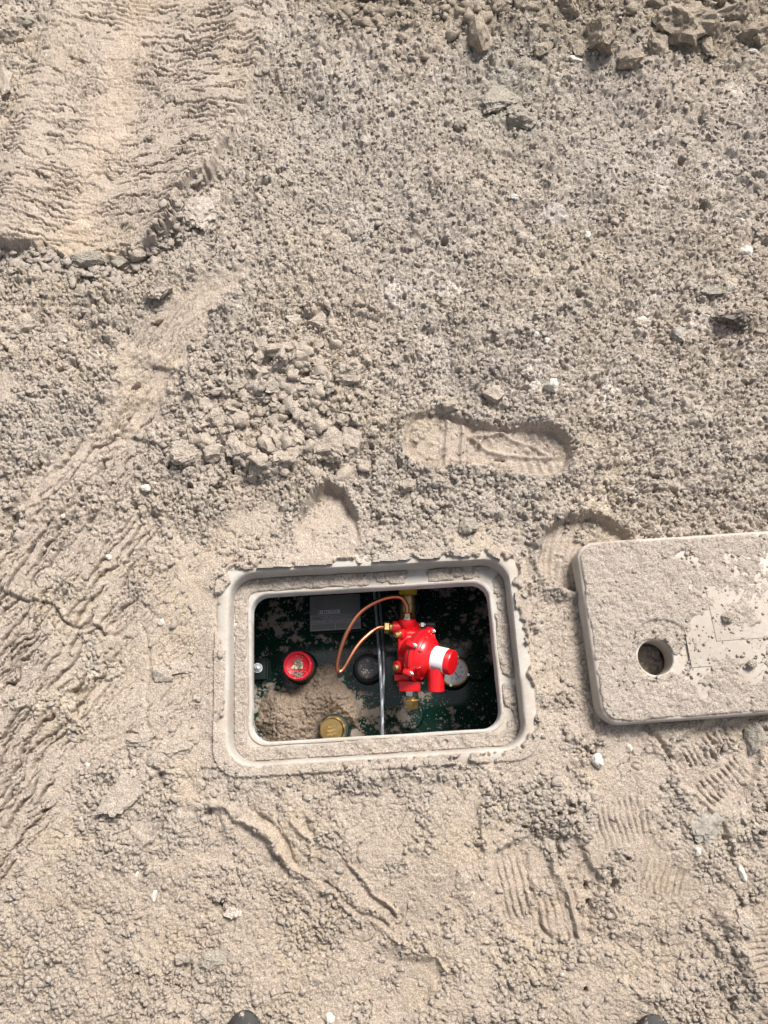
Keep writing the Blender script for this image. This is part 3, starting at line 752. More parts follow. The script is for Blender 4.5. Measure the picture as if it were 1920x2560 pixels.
CL = [ # u, v, w, h, mat, label, rot, flat
 (1707,64,118,96,'clod_bank','biggest rounded brown clod on the heap at the top right',.3,.8),
 (1822,35,76,66,'clod_bank','rounded clod at the top edge left of the dark corner hollow',.9,.8),
 (1897,88,84,60,'clod_bank','rounded clod at the right edge below the dark corner hollow',0,.8),
 (1498,104,74,76,'clod_bank','pale rounded clod on the heap left of the biggest clod',.2,.8),
 (1637,122,44,60,'clod_bank','upright clod tucked at the lower left of the biggest clod',.2,.8),
 (1420,20,76,60,'clod_bank','rounded clod cut by the top edge right of the middle',0,.8),
 (1200,92,52,80,'clod_bank','tall narrow clod standing at the left end of the heap',.1,.9),
 (1446,124,34,56,'clod_bank','narrow clod squeezed beside the pale rounded clod on the heap',-.3,.8),
 (1573,158,56,44,'clod_bank','reddish brown clod at the foot of the heap',.5,.7),
 (1765,124,36,60,'clod_bank','small upright clod at the lower right of the biggest clod',.2,.8),
 (1352,60,40,34,'clod_bank','small clod half sunk in the heap between two rounded clods',.2,.7),
 (1355,130,34,44,'clod_bank','small upright clod at the foot of the heap',.1,.8),
 (1255,20,50,40,'clod_bank','clod at the top edge above the tall narrow clod',.6,.7),
 (1248,262,90,60,G_,'grey crumbling clod in the grey patch below the heap',.7,.5),
 (1300,300,70,50,G_,'lower grey clod in the grey patch below the heap',-.4,.5),
 (1152,318,30,28,G_,'small round grey clod left of the grey patch',0,.8),
 (505,532,70,84,'clod_pale','pale flat clod at the corner of the smooth track',.5,.35),
 (540,500,34,46,'clod_pale','pale slab leaning on the pale flat clod at the corner of the track',-.3,.5),
 (399,722,58,62,C_,'broken angular clod fallen below the corner of the track',.3,.8),
 (300,660,52,30,G_,'greenish grey clod under the broken edge of the track',.1,.7),
 (215,655,80,34,G_,'dark greenish slab showing under the near edge of the track',.05,.6),
 (385,672,44,36,C_,'angular clod under the broken edge of the track, right one',.4,.8),
 (345,640,40,32,C_,'small clod wedged under the lip of the track',.4,.8),
 (155,850,38,44,'clod_pale','pale clod in the crumbly soil at the left',.2,.7),
 (60,815,50,40,C_,'brown clod near the left edge below the track',.5,.7),
 (718,884,96,34,C_,'long angular slab of soil in the middle band',-.0,.9),
 (705,955,74,50,C_,'angular clod between two slabs in the middle band',.2,.7),
 (790,958,70,30,'clod_pale','pale tilted flake of soil in the middle band',-.3,.6),
 (625,1000,56,20,G_,'thin dark grey slab above the rounded clods',-.15,.8),
 (610,962,64,34,C_,'ragged clod above the thin dark grey slab',.25,.5),
 (880,932,74,56,C_,'yellow based clod at the right end of the middle band',.2,.7),
 (738,796,44,30,'clod_pale','small pale clod, left of a pair above the long slab',.1,.6),
 (790,806,50,36,C_,'small clod, right of a pair above the long slab',.2,.6),
 (538,1051,62,46,C_,'rounded oblong clod right of the second track',.1,.7),
 (598,1048,36,40,C_,'small squarish clod beside the rounded oblong clod',.1,.8),
 (822,1122,78,84,C_,'large rounded clod above the heel print',.3,.7),
 (876,1096,50,70,C_,'upright clod right of the large rounded clod above the heel print',.1,.9),
 (717,1080,84,44,C_,'broad clod in the middle of the clod band',-.5,.7),
 (534,1132,44,42,C_,'pointed clod in the left part of the clod band',.4,.8),
 (600,1132,74,56,C_,'chunky clod in the left part of the clod band',-.7,.8),
 (460,1132,60,50,C_,'flaky clod at the right border of the second track',.1,.6),
 (716,1142,70,40,C_,'wedge shaped clod left of the large rounded clod',.5,.7),
 (1170,1316,46,44,G_,'rounded grey clod above the top right corner of the frame',.2,.8),
 (1065,1262,40,36,C_,'small round clod between the boot print and the frame',.2,.8),
 (1020,1215,36,32,C_,'small round clod below the toe of the boot print',.2,.8),
 (1130,1010,44,34,C_,'clod leaning on the rim above the toe of the boot print',.2,.8),
 (1235,985,50,36,C_,'clod at the far rim of the boot print',.2,.8),
 (1835,800,92,42,'char','charred black lump in the loose soil at the right',-.05,.8),
 (1787,728,70,22,G_,'thin dark grey slab of soil above the charred lump',.2,.7),
 (1692,840,38,34,'greystone','small round grey stone left of the charred lump',0,.9),
 (1765,2070,70,54,'greystone','flat grey stone pressed into the ground at the lower right',.2,.4),
 (301,1992,96,80,C_,'large flat slab of dried mud at the lower left',.1,.22),
 (386,1903,50,46,C_,'small flat mud slab above the large flat slab',.2,.3),
 (435,1868,82,34,C_,'slant sided chunk of mud left of the frame corner',-.28,.45),
 (355,1852,64,34,C_,'chunk of mud next to the slant sided chunk, on its left',.25,.4),
 (405,1686,56,40,C_,'blocky broken piece of mud left of the frame',.15,.7),
 (456,1670,54,34,C_,'flat broken piece of mud between the blocky piece and the frame',.1,.45),
 (1880,1840,56,70,G_,'greenish rounded clod right of the tread print',.2,.6),
 (1860,2310,40,60,C_,'narrow clod on the ridge at the lower right',.4,.8),
 (470,2385,50,44,C_,'rounded clod in the loose soil at the bottom',.4,.8),
 (530,2400,60,40,G_,'greyish clod right of the rounded clod at the bottom',.1,.6),
 (580,2280,40,30,'clod_pale','small pale clod in the loose soil at the lower left',.2,.7),
 (24,90,66,60,C_,'angular clod in the top left corner',.4,.7),
 (60,60,54,34,G_,'dark sided clod in the top left corner next to the track',-.3,.7),
 (12,210,40,90,C_,'upright slab at the left edge beside the track',.1,.7),
]
for i, (u, v_, w_, h_, mt, lb, rt, fl) in enumerate(CL):
    nm = 'stone' if 'stone' in lb else ('charred_lump' if mt == 'char' else 'soil_clod')
    ct = {'stone': 'stone', 'charred_lump': 'charred lump', 'soil_clod': 'clod'}[nm]
    lump(nm, u, v_, w_, h_, lb, ct, M[mt], rt, fl, i, .42 if w_ > 60 else .36, (.55 if v_ < 200 else .36) if w_ > 60 else .36,
         group='soil clods lying on the ground' if nm == 'soil_clod' else None, blocky=.8 if ('chunk' in lb or 'broken piece' in lb or 'slab' in lb) else 0)
PB = [
 (1380,965,30,32,'largest white stone, above the boot print'),
 (1848,556,32,18,'elongated white stone at the right, the upper of two'),
 (1863,631,26,24,'round white stone at the right, below the elongated one'),
 (1605,801,26,16,'flat white stone in the loose soil right of the middle'),
 (1336,836,18,14,'white pebble above the largest white stone'),
 (1366,852,14,12,'pinkish white pebble next to the pebble above the largest white stone'),
 (1437,152,28,14,'white stone at the foot of the heap'),
 (1467,590,14,18,'upright white pebble in the middle of the loose soil'),
 (1285,494,20,12,'pale flat pebble in the loose soil below the grey patch'),
 (1880,130,24,10,'thin pale stone under the clod at the right edge'),
 (404,1556,15,14,'white pebble on the smooth soil left of the frame, the highest there'),
 (272,1393,14,12,'white pebble at the left below the crumbly fringe'),
 (366,1220,22,16,'white stone beside the second track'),
 (220,1910,12,12,'white pebble left of the flat mud slab'),
 (342,2187,8,22,'thin white shard in the loose soil at the lower left, upper one'),
 (385,2240,12,26,'white shard in the loose soil at the lower left, lower one'),
 (1744,2127,14,16,'bright white pebble below the flat grey stone'),
 (1856,2184,13,32,'long white stone at the lower right'),
 (1495,1900,24,26,'yellowish white stone below the left corner of the lid'),
 (1573,1871,16,16,'round pale pebble below the lid'),
 (822,2546,22,22,'pale stone at the bottom edge between the boots'),
 (158,1290,12,10,'white pebble on the second track'),
]
for i, (u, v_, w_, h_, lb) in enumerate(PB):
    lump('pebble' if w_ < 20 else 'stone', u, v_, w_*1.1, h_*1.1, lb, 'pebble' if w_ < 20 else 'stone', M['white'], random.uniform(-.3, .3), .7, 200+i, .2, .35, group='white pebbles scattered over the soil')
lump('twig', 397, 806, 24, 10, 'dark brown twig lying on the second track, upper one', 'twig', M['twig'], .4, .6, 401, group='brown twigs on the soil')
lump('twig', 342, 966, 26, 12, 'dark brown twig lying on the second track, lower one', 'twig', M['twig'], .5, .6, 402, group='brown twigs on the soil')
lump('twig', 1248, 1150, 26, 10, 'dark bit of bark on the near rim of the boot print', 'twig', M['twig'], -.1, .6, 403)

# ------------------------------------------------------------ valve box frame
def rr_loop(bm, a, b_, rad, z, n=10, c=FC, rot=FR, wob=0):
    vs = []
    for k, (sx, sy) in enumerate(((1, 1), (-1, 1), (-1, -1), (1, -1))):
        for i in range(n+1):
            an = math.pi/2*(k+i/n); px = sx*(a-rad)+rad*math.cos(an); py = sy*(b_-rad)+rad*math.sin(an)
            vs.append(Vector((c[0]+px*math.cos(rot)-py*math.sin(rot), c[1]+px*math.sin(rot)+py*math.cos(rot), z)))
    # subdivide the straight sides
    o = []
    for i in range(len(vs)):
        p, q = vs[i], vs[(i+1) % len(vs)]; o.append(p)
        if (q-p).length > .05:
            m_ = int((q-p).length/.02)
            for j in range(1, m_): o.append(p.lerp(q, j/m_))
    if wob:
        for p in o: p.z += wob*mnoise.noise(p*18); p.x += wob*mnoise.noise(p*30+Vector((5, 0, 0))); p.y += wob*mnoise.noise(p*30+Vector((0, 7, 0)))
    return [bm.verts.new(p) for p in o]
def sweep(bm, prof, a, b_, r0, c=FC, rot=FR, wob=0, n=10, cap0=False, cap1=False):
    loops = []
    cnt = None
    for off, z in prof:
        # same number of points per loop: build on unit count by constant subdivision
        loops.append(rr_pts(a+off, b_+off, max(.004, r0+off*.35), z, c, rot, n, wob))
    L = [[bm.verts.new(p) for p in l] for l in loops]
    for p, q in zip(L[:-1], L[1:]):
        k = len(p)
        for i in range(k): bm.faces.new((p[i], p[(i+1) % k], q[(i+1) % k], q[i]))
    if cap0: bm.faces.new(L[0])
    if cap1: bm.faces.new(L[-1])
    return L
def rr_pts(a, b_, rad, z, c, rot, n, wob):
    o = []; ce = ((1, 1), (-1, 1), (-1, -1), (1, -1)); raw = []
    for k, (sx, sy) in enumerate(ce):
        for i in range(n+1):
            an = math.pi/2*(k+i/n); raw.append((sx*(a-rad)+rad*math.cos(an), sy*(b_-rad)+rad*math.sin(an)))
        nk = (k+1) % 4; s2 = ce[nk]; an = math.pi/2*(k+1)
        q = (s2[0]*(a-rad)+rad*math.cos(an), s2[1]*(b_-rad)+rad*math.sin(an)); p = raw[-1]
        m_ = 22 if k % 2 == 0 else 14
        for j in range(1, m_): raw.append((p[0]+(q[0]-p[0])*j/m_, p[1]+(q[1]-p[1])*j/m_))
    for px, py in raw:
        v_ = Vector((c[0]+px*math.cos(rot)-py*math.sin(rot), c[1]+px*math.sin(rot)+py*math.cos(rot), z))
        if wob:
            v_ += Vector((mnoise.noise(v_*25+Vector((5, 0, 0))), mnoise.noise(v_*25+Vector((0, 7, 0))), mnoise.noise(v_*14)))*wob
        o.append(v_)
    return o
vb = empty('valve_box', (FC.x, FC.y, 0), 'grey rectangular access frame set in the soil around the open hole', 'access frame')
bm = bmesh.new()
sweep(bm, [(.0235, -.055), (.0230, .0010), (.0215, .0045), (.0180, .0070), (.0060, .0078), (.0024, .0068), (.0004, .004), (-.0010, -.002), (-.0022, -.0270)], .239, .155, .040, wob=.0012)
fin('rim', bm, M['rim'], vb, recalc=False)
bm = bmesh.new()
sweep(bm, [(-.0016, -.0272), (-.005, -.0285), (-.0255, -.0285), (-.0262, -.0262), (-.0285, -.0258), (-.0305, -.0272)], .239, .155, .040, wob=.001)
fin('ledge', bm, M['ledge'], vb, recalc=False)
bm = bmesh.new()
sweep(bm, [(-.0304, -.0271), (-.0315, -.0300), (-.0322, -.050), (-.0300, -.053), (.006, -.058)], .239, .155, .040, wob=.0008)
fin('opening_lip', bm, M['lip'], vb, recalc=False)
bm = bmesh.new()
sweep(bm, [(.007, -.050), (.020, -.30), (.030, -.62)], .239, .155, .040)
sweep(bm, [(.034, -.62), (.024, -.30), (.0115, -.050)], .239, .155, .040)
fin('box_wall', bm, M['boxwall'], vb, recalc=False)

# soil lying on surfaces: height patches -----------------------------------
def patch(name, c, rot, hx, hy, res, surf, amount, mat, label, amp=.55, coarse=1.0, thick=.006, hole=None):
    """amount(x, y local, X, Y world) -> 0..1 cover, surf(x,y)->z"""
    nx = int(2*hx/res); ny = int(2*hy/res)
    lx, ly = np.meshgrid(np.linspace(-hx, hx, nx), np.linspace(-hy, hy, ny)); lx = lx.astype(np.float32); ly = ly.astype(np.float32)
    Xw = c[0]+lx*math.cos(rot)-ly*math.sin(rot); Yw = c[1]+lx*math.sin(rot)+ly*math.cos(rot)
    a = amount(lx, ly, Xw, Yw)
    g = .38*crumb(Xw, Yw, .0140*coarse, 501, .13)*sstep(-.2, .2, vnoise(Xw/.02, Yw/.02, 508))+.42*crumb(Xw, Yw, .0066*coarse, 502, .2)+.0055*fbm(Xw/.0075, Yw/.0075, 509, 3, .65)+.004*vnoise(Xw/.02, Yw/.02, 510)-.002*crevice(Xw, Yw, .014, 507, .1)+.0030*fbm(Xw/.007, Yw/.007, 504, 3)
    z = surf(Xw, Yw)+(-.0030+(thick+.003)*sstep(.0, .45, a)+g*amp*sstep(.1, .9, a))
    k = a > .02
    keep_ = (k[:-1, :-1] & k[1:, 1:] & k[:-1, 1:] & k[1:, :-1])
    me = grid_mesh(name, Xw, Yw, z, keep_)
    o = link(name, me, mat); setp(o, label, None, None, 'stuff'); return o
def ledge_amt(lx, ly, Xw, Yw):
    s = rr_sdf(Xw, Yw, FC, FR, .239, .155, .040)
    n_ = fbm(Xw/.03, Yw/.03, 601, 4)
    inner = sstep(-.0275, -.020, s+.007*n_)*sstep(-.0015, -.0035, s)
    left = sstep(.05, -.12, lx); bot = sstep(-.08, -.13, ly); right = sstep(.20, .225, lx)
    w_ = np.clip(.50+.30*left+.34*bot+.05*right-.30*sstep(.1, .14, ly)*sstep(-.1, .0, lx)*sstep(.16, .05, lx), 0, 1)
    return inner*np.clip(sstep(.62-w_, .85-w_, n_+.35), 0, 1)
def flat(z): return lambda x, y: np.full(x.shape, z, np.float32)
patch('soil_on_ledge', FC, FR, .242, .158, .0016, flat(-.0285), ledge_amt, M['soil'], 'crumbly soil fallen on the inner ledge of the frame', .5, .9, .003)

# ------------------------------------------------------------ lid
LT = .040
lid = empty('access_lid', (LC.x, LC.y, 0), 'pinkish beige cast lid with a round finger hole lying beside the frame', 'lid')
HOLE = at(1641, 1643, LT); HR = .0285; BC = at(1657, 1627, LT); BR_ = .0515
def lid_body():
    """outline with a round hole, extruded"""
    bm = bmesh.new()
    # profile on the outer side, from the underside round to the top edge
    prof = [(-.004, .0), (.0, .004), (.0, .026), (-.0008, .0275), (-.0008, .035), (-.0035, LT-.0012), (-.006, LT)]
    L = sweep(bm, prof, .235, .150, .034, LC, LR, wob=.0009)
    # top with hole
    n = 48
    def ring(r, z, c): return [bm.verts.new(Vector((c.x+r*math.cos(2*math.pi*i/n), c.y+r*math.sin(2*math.pi*i/n), z))) for i in range(n)]
    r_out = ring(BR_, LT, BC); r_in = ring(BR_-.0015, LT-.0036, BC)
    r_h = ring(HR+.0015, LT-.0036, HOLE); r_h2 = ring(HR, LT-.0052, HOLE); r_b = ring(HR-.001, -.0, HOLE)
    def edges(r): return [bm.edges.get((r[i], r[(i+1) % len(r)])) or bm.edges.new((r[i], r[(i+1) % len(r)])) for i in range(len(r))]
    def bridge(a, b_):
        for i in range(len(a)): bm.faces.new((a[i], a[(i+1) % len(a)], b_[(i+1) % len(a)], b_[i]))
    bmesh.ops.triangle_fill(bm, use_beauty=True, edges=edges(L[-1])+edges(r_out))
    bridge(r_out, r_in)
    bmesh.ops.triangle_fill(bm, use_beauty=True, edges=edges(r_in)+edges(r_h))
    bridge(r_h, r_h2); bridge(r_h2, r_b)
    bmesh.ops.triangle_fill(bm, use_beauty=True, edges=edges(L[0])+edges(r_b))
    return bm
fin('plate', lid_body(), M['lid'], lid)
bm = bmesh.new()   # raised centre panel of the lid
ex = Vector((math.cos(LR), math.sin(LR), 0)); ey = Vector((-math.sin(LR), math.cos(LR), 0))
pc = LC+ex*.040+ey*.022
box(bm, pc+Vector((0, 0, LT+.0004)), ex*.118, ey*.092, Vector((0, 0, .0011)), .0006)
fin('raised_panel', bm, M['lid'], lid)
bm = bmesh.new()
pc2 = LC+ex*.055+ey*.014
box(bm, pc2+Vector((0, 0, LT+.0018)), ex*.085, ey*.045, Vector((0, 0, .0009)), .0005)
fin('name_panel', bm, M['lid'], lid)
def lid_amt(lx, ly, Xw, Yw):
    s = rr_sdf(Xw, Yw, LC, LR, .235, .150, .034)
    hd = np.sqrt((Xw-HOLE.x)**2+(Yw-HOLE.y)**2)-HR
    n_ = fbm(Xw/.045, Yw/.045, 701, 5, .6)
    w_ = .57 + .42*sstep(-.10, -.16, lx) + .38*sstep(.08, .13, ly)*sstep(.0, -.1, lx) + .26*sstep(-.03, -.09, lx)*sstep(.02, .06, ly) + .20*sstep(-.08, -.13, ly) + .1*sstep(.11, .13, ly)
    w_ -= .25*np.exp(-(((lx+.05)/.05)**2+((ly-.0)/.05)**2)) 
    edge = sstep(-.003, -.009, s+.004*n_)
    bd = np.sqrt((Xw-BC.x)**2+(Yw-BC.y)**2)
    hole_ = np.maximum(sstep(.001, .006, hd+.004*n_), 0)
    return edge*hole_*sstep(.44, .80, w_+n_*.9)
patch('soil_on_lid', LC, LR, .235, .150, .0016, lambda x, y: (LT+.0006-.0040*sstep(BR_+.001, BR_-.002, np.hypot(x-BC.x, y-BC.y))).astype(np.float32), lid_amt, M['soil'], 'crumbs and patches of soil lying on the beige lid', .42, .9, .0016)
def on_lid_scatter():
    r = np.random.default_rng(77); n = 1500
    lx = r.uniform(-.23, .23, n); ly = r.uniform(-.145, .145, n)
    x = LC.x+lx*math.cos(LR)-ly*math.sin(LR); y = LC.y+lx*math.sin(LR)+ly*math.cos(LR)
    ok = (np.hypot(x-HOLE.x, y-HOLE.y) > HR+.004) & (rr_sdf(x, y, LC, LR, .235, .15, .034) < -.008)
    x, y = x[ok], y[ok]; s = .0009+.0040*r.uniform(0, 1, len(x))**4
    return np.stack([x, y, np.full(len(x), LT+.0028)], 1), s
P_, S_ = on_lid_scatter(); scatter('crumbs_on_lid', P_, S_, M['soil'], 1, 8, label='loose crumbs dotted over the beige lid')
def lid_lump(u, v_, w_, lb, k):
    p = at(u, v_, LT+.004)
    o = lump('soil_clod', u, v_, w_, w_*.8, lb, 'clod', M['clod'], .3, .8, k, .3, .3); o.location = (p.x, p.y, LT+.008)
lid_lump(1822, 1540, 34, 'small brown clod lying on the centre panel of the lid', 801)
lid_lump(1880, 1660, 22, 'small crumb of soil on the lid right of the finger hole', 802)
bm = bmesh.new(); lathe(bm, Vector((HOLE.x, HOLE.y, -.002)), (0, 0, 1), [(0, HR+.02), (.001, .001)], 24, caps=False)
bm.free()
def hole_amt(lx, ly, Xw, Yw): return sstep(.036, .030, np.hypot(lx, ly))
patch('soil_in_finger_hole', HOLE, 0, .036, .036, .0015, flat(-.026), hole_amt, M['soil'], 'crumbly soil seen through the finger hole of the lid', .8, 1.0, .004)

# ------------------------------------------------------------ tank
TR, TZ = .50, -.262
TY = at(960, 1672, TZ).y
ex = Vector((math.cos(FR), math.sin(FR), 0)); ey = Vector((-math.sin(FR), math.cos(FR), 0))
TC = Vector((FC.x, TY, TZ-TR))
def tz(x, y):
    q = -(x-TC.x)*math.sin(FR)+(y-TC.y)*math.cos(FR)
    return TC.z+np.sqrt(np.maximum(TR*TR-q*q, 0))
def tnorm(x, y):
    q = -(x-TC.x)*math.sin(FR)+(y-TC.y)*math.cos(FR); c_ = q/TR
    return (ey*c_+Vector((0, 0, math.sqrt(1-c_*c_)))).normalized()
def att(u, v_, h=0.):
    z = TZ
    for _ in range(6):
        p = at(u, v_, z); z = float(tz(p.x, p.y))+h
    return at(u, v_, z)
tank = empty('underground_tank', (TC.x, TC.y, TZ), 'wet dark green steel tank seen down in the hole', 'gas tank')
bm = bmesh.new()
na, nl = 120, 6; rows = []
for j in range(nl):
    d = -.75+1.5*j/(nl-1)
    rows.append([bm.verts.new(TC+ex*d+(ey*math.sin(a)+Vector((0, 0, math.cos(a))))*TR) for a in [2*math.pi*i/na for i in range(na)]])
for p, q in zip(rows[:-1], rows[1:]):
    for i in range(na): bm.faces.new((p[i], p[(i+1) % na], q[(i+1) % na], q[i]))
bm.faces.new(rows[0]); bm.faces.new(rows[-1])
fin('shell', bm, M['tank'], tank)
def collar(u, v_, r, h, mt='green'):
    p = att(u, v_, h*.5); n_ = Vector((0, 0, 1)); p = Vector((p.x, p.y, float(tz(p.x, p.y))))
    bm = bmesh.new(); lathe(bm, p-n_*.012, n_, [(0, r+.003), (.012, r+.0025), (.016, r), (.012+h-.002, r), (.012+h, r-.002), (.012+h, r-.006), (.012+h-.003, r-.007)], 40)
    fin('collar', bm, M[mt], tank); return p
c1 = collar(752, 1668, .031, .026)
c2 = collar(921, 1672, .029, .020)
c3 = collar(1133, 1680, .033, .018)
c4 = collar(1193, 1668, .026, .012, 'tank')
c5 = collar(837, 1823, .0290, .026)
c6 = collar(1024, 1786, .027, .006, 'tank')
c7 = collar(1022, 1520, .024, .02)
# lifting lug bracket with bolt, at the left
lp = att(650, 1672, .02)
bm = bmesh.new(); box(bm, lp+Vector((-.012, 0, -.004)), ex*.024, ey*.021, Vector((0, 0, .0025)), .001)
box(bm, lp+Vector((.0135, 0, -.014)), ex*.0022, ey*.021, Vector((0, 0, .014)), .0008)
br = fin('lug_bracket', bm, M['green'], tank)
bm = bmesh.new(); b0 = at(644, 1670, lp.z+.0); lathe(bm, b0, (.25, 0, 1), [(0, .0095), (.0015, .0095)], 24); fin('washer', bm, M['zinc'], br)
bm = bmesh.new(); lathe(bm, b0, (.25, 0, 1), [(.0016, .0075), (.0022, .008), (.0075, .008), (.0085, .0068)], 6); fin('nut', bm, M['zinc'], br, smooth=False)
bm = bmesh.new(); lathe(bm, b0, (.25, 0, 1), [(0, .0045)]+[(.006+.0012*k, .0045 if k % 2 else .0039) for k in range(8)]+[(.0162, .0035)], 16); fin('bolt', bm, M['zinc'], br)
# name plate
pq = att(838, 1532, .006); pn = tnorm(pq.x, pq.y); pey = (ey-pn*ey.dot(pn)).normalized(); pex = pey.cross(pn)
bm = bmesh.new(); box(bm, pq, pex*.0525, pey*.040, pn*.0012, .0008)
pl = fin('nameplate', bm, M['plate'], tank)
bm = bmesh.new(); box(bm, pq-pey*.0415-pn*.0015, pex*.0525, pey*.003, pn*.003, .0015)
box(bm, pq-pey*.006-pn*.0065, pex*.050, pey*.034, pn*.005, .001)
fin('plate_holder', bm, M['green'], tank)
def txt(s, c, size, e1, e2, n_, mat, parent, name='lettering', ext=.0002, bold=0.):
    cu = bpy.data.curves.new('t', 'FONT'); cu.body = s; cu.size = size; cu.align_x = 'CENTER'; cu.align_y = 'CENTER'; cu.extrude = ext; cu.offset = bold
    to = bpy.data.objects.new('t', cu); COL.objects.link(to)
    me = bpy.data.meshes.new_from_object(to.evaluated_get(bpy.context.evaluated_depsgraph_get())); bpy.data.objects.remove(to); bpy.data.curves.remove(cu)
    mt = Matrix((( e1.x, e2.x, n_.x, c.x), (e1.y, e2.y, n_.y, c.y), (e1.z, e2.z, n_.z, c.z), (0, 0, 0, 1)))
    me.transform(mt); me.name = name; return link(name, me, mat, parent)
T_ = pq+pn*.0016
txt('CERTIFIED BY QUALITY STEEL CORPORATION', T_-pey*.019, .0050, -pex, -pey, pn, M['platelt'], pl, bold=.0001)
txt('MAX. ALLOW. WORK. PRESS.   SERIAL NO.', T_-pey*.009, .0034, -pex, -pey, pn, M['platelt'], pl)
txt('WATER CAPACITY   YEAR BUILT   HD.THK.', T_-pey*.0125, .0030, -pex, -pey, pn, M['platelt'], pl)
bm = bmesh.new()
for (a, b_, w_, h_) in ((0, -.0235, .050, .0004), (0, -.0155, .050, .0003), (0, -.0055, .050, .0003), (0, -.037, .050, .0003), (0, -.0300, .0004, .0065), (-.049, -.021, .0003, .0155), (.049, -.02, .0003, .016)):
    box(bm, T_+pex*a+pey*b_, pex*w_, pey*h_, pn*.0002, 0)
setp(fin('printed_lines', bm, M['platelt'], pl, smooth=False), kind='stuff')
bm = bmesh.new(); box(bm, T_+pey*.002-pex*.012, pex*.022, pey*.0042, pn*.0003, 0); stk = fin('sticker', bm, M['label'], pl, smooth=False)
bm = bmesh.new(); rr_ = random.Random(4); xx = -.033
while xx < .008:
    ww = rr_.choice((.0004, .0007, .0011)); box(bm, T_+pex*xx+pey*.002+pn*.0005, pex*ww*.5, pey*rr_.choice((.0016, .0026, .003)), pn*.0001, 0); xx += ww+rr_.choice((.0006, .0012, .003))
setp(fin('bar_print', bm, M['ink'], stk, smooth=False), kind='stuff')

# soil heap on the tank, and crumbs
PILE = [(655,1700),(700,1720),(745,1712),(790,1668),(830,1650),(850,1690),(880,1720),(905,1770),(915,1800),(895,1840),(860,1815),(820,1805),(800,1850),(780,1900),(650,1900),(655,1850),(635,1815),(640,1770)]
def pile_amt(lx, ly, Xw, Yw):
    U, V = photo_uv(Xw, Yw, tz(Xw, Yw)+.01)
    n_ = fbm(U/22, V/22, 801, 4)
    d = polysdf((U+26*n_).astype(np.float32), (V+20*fbm(U/22, V/22, 811, 3)).astype(np.float32), PILE)
    return sstep(4, -34, d)
def pile_surf(Xw, Yw):
    U, V = photo_uv(Xw, Yw, tz(Xw, Yw)+.01); d = polysdf(U.astype(np.float32), V.astype(np.float32), PILE)
    return tz(Xw, Yw)+.026*sstep(5, -60, d)+.008*fbm(Xw/.04, Yw/.04, 821, 3)*sstep(5, -30, d)-.002
ctr = att(770, 1775)
patch('soil_heap', ctr, 0, .15, .14, .0015, pile_surf, pile_amt, M['soil_moist'], 'brown soil fallen into the hole onto the green tank', .9, 1.0, .003)
r = np.random.default_rng(91); n = 9000
x = r.uniform(-.30, .27, n); y = r.uniform(-.05, .42, n); z = tz(x, y)
U, V = photo_uv(x, y, z)
d = polysdf(U.astype(np.float32), V.astype(np.float32), PILE)
dens = .07+.8*np.exp(-np.maximum(d, 0)/38)+.35*sstep(.05, .3, fbm(U/60, V/60, 831, 3))
dens = dens*np.where((V > 1640) & (V < 1715) & (U > 840), .15, 1)
ok = r.uniform(0, 1, n) < dens; x, y, z = x[ok], y[ok], z[ok]
s = .0007+.0042*r.uniform(0, 1, len(x))**4.5
P_ = np.stack([x, y, z+s*.2], 1); scatter('crumbs_on_tank', P_, s, M['soil'], 1, 9, label='crumbs of soil spattered over the green tank')

# ------------------------------------------------------------ fittings on the tank
Z3 = Vector((0, 0, 1))
# red filler cap
top = c1+Z3*.026
rc_ = empty('filler_cap', top, 'round red cap with a cream triangle sticker and soil on it', 'cap')
e_ = frame_of((-.05, -.06, 1))
bm = bmesh.new(); lathe(bm, top, 0, [(-.002, .024), (0, .0275), (.004, .0285), (.030, .0285), (.034, .0275), (.0355, .0255), (.0352, .0232), (.0325, .0215), (.0318, .0205), (.0318, .001)], 48, e=e_)
cap_ = fin('cap_body', bm, M['redcap'], rc_)
tp = top+e_[0]*.0322
bm = bmesh.new(); tri = [(-.0125, -.005), (-.0105, -.0065), (.009, -.0068), (.0105, -.0045), (.0095, .006), (.0045, .0105), (-.0015, .0095), (-.0075, .002)]
lo_ = [bm.verts.new(tp+XR*a+Vector((0, 1, 0))*b_) for a, b_ in tri]; hi_ = [bm.verts.new(tp+XR*a+Vector((0, 1, .06))*b_+Z3*.0008) for a, b_ in tri]
bm.faces.new(hi_); [bm.faces.new((lo_[i], lo_[(i+1) % 8], hi_[(i+1) % 8], hi_[i])) for i in range(8)]
fin('sticker', bm, M['cream'], cap_, smooth=False)
r = np.random.default_rng(12)
a = np.concatenate([r.normal(.002, .0045, 130), r.normal(.003, .008, 90)]); b_ = np.concatenate([r.normal(.004, .0045, 130), r.normal(-.0165, .0045, 90)])
k = np.hypot(a, b_) < .0235; a, b_ = a[k], b_[k]
P_ = np.stack([tp.x+a, tp.y+b_, np.full(len(a), tp.z+.0012)+.05*a], 1)
scatter('crumbs_on_cap', P_, .0007+.0016*r.uniform(0, 1, len(a))**2, M['soil'], 1, 13, label='soil crumbs lying on the red cap')
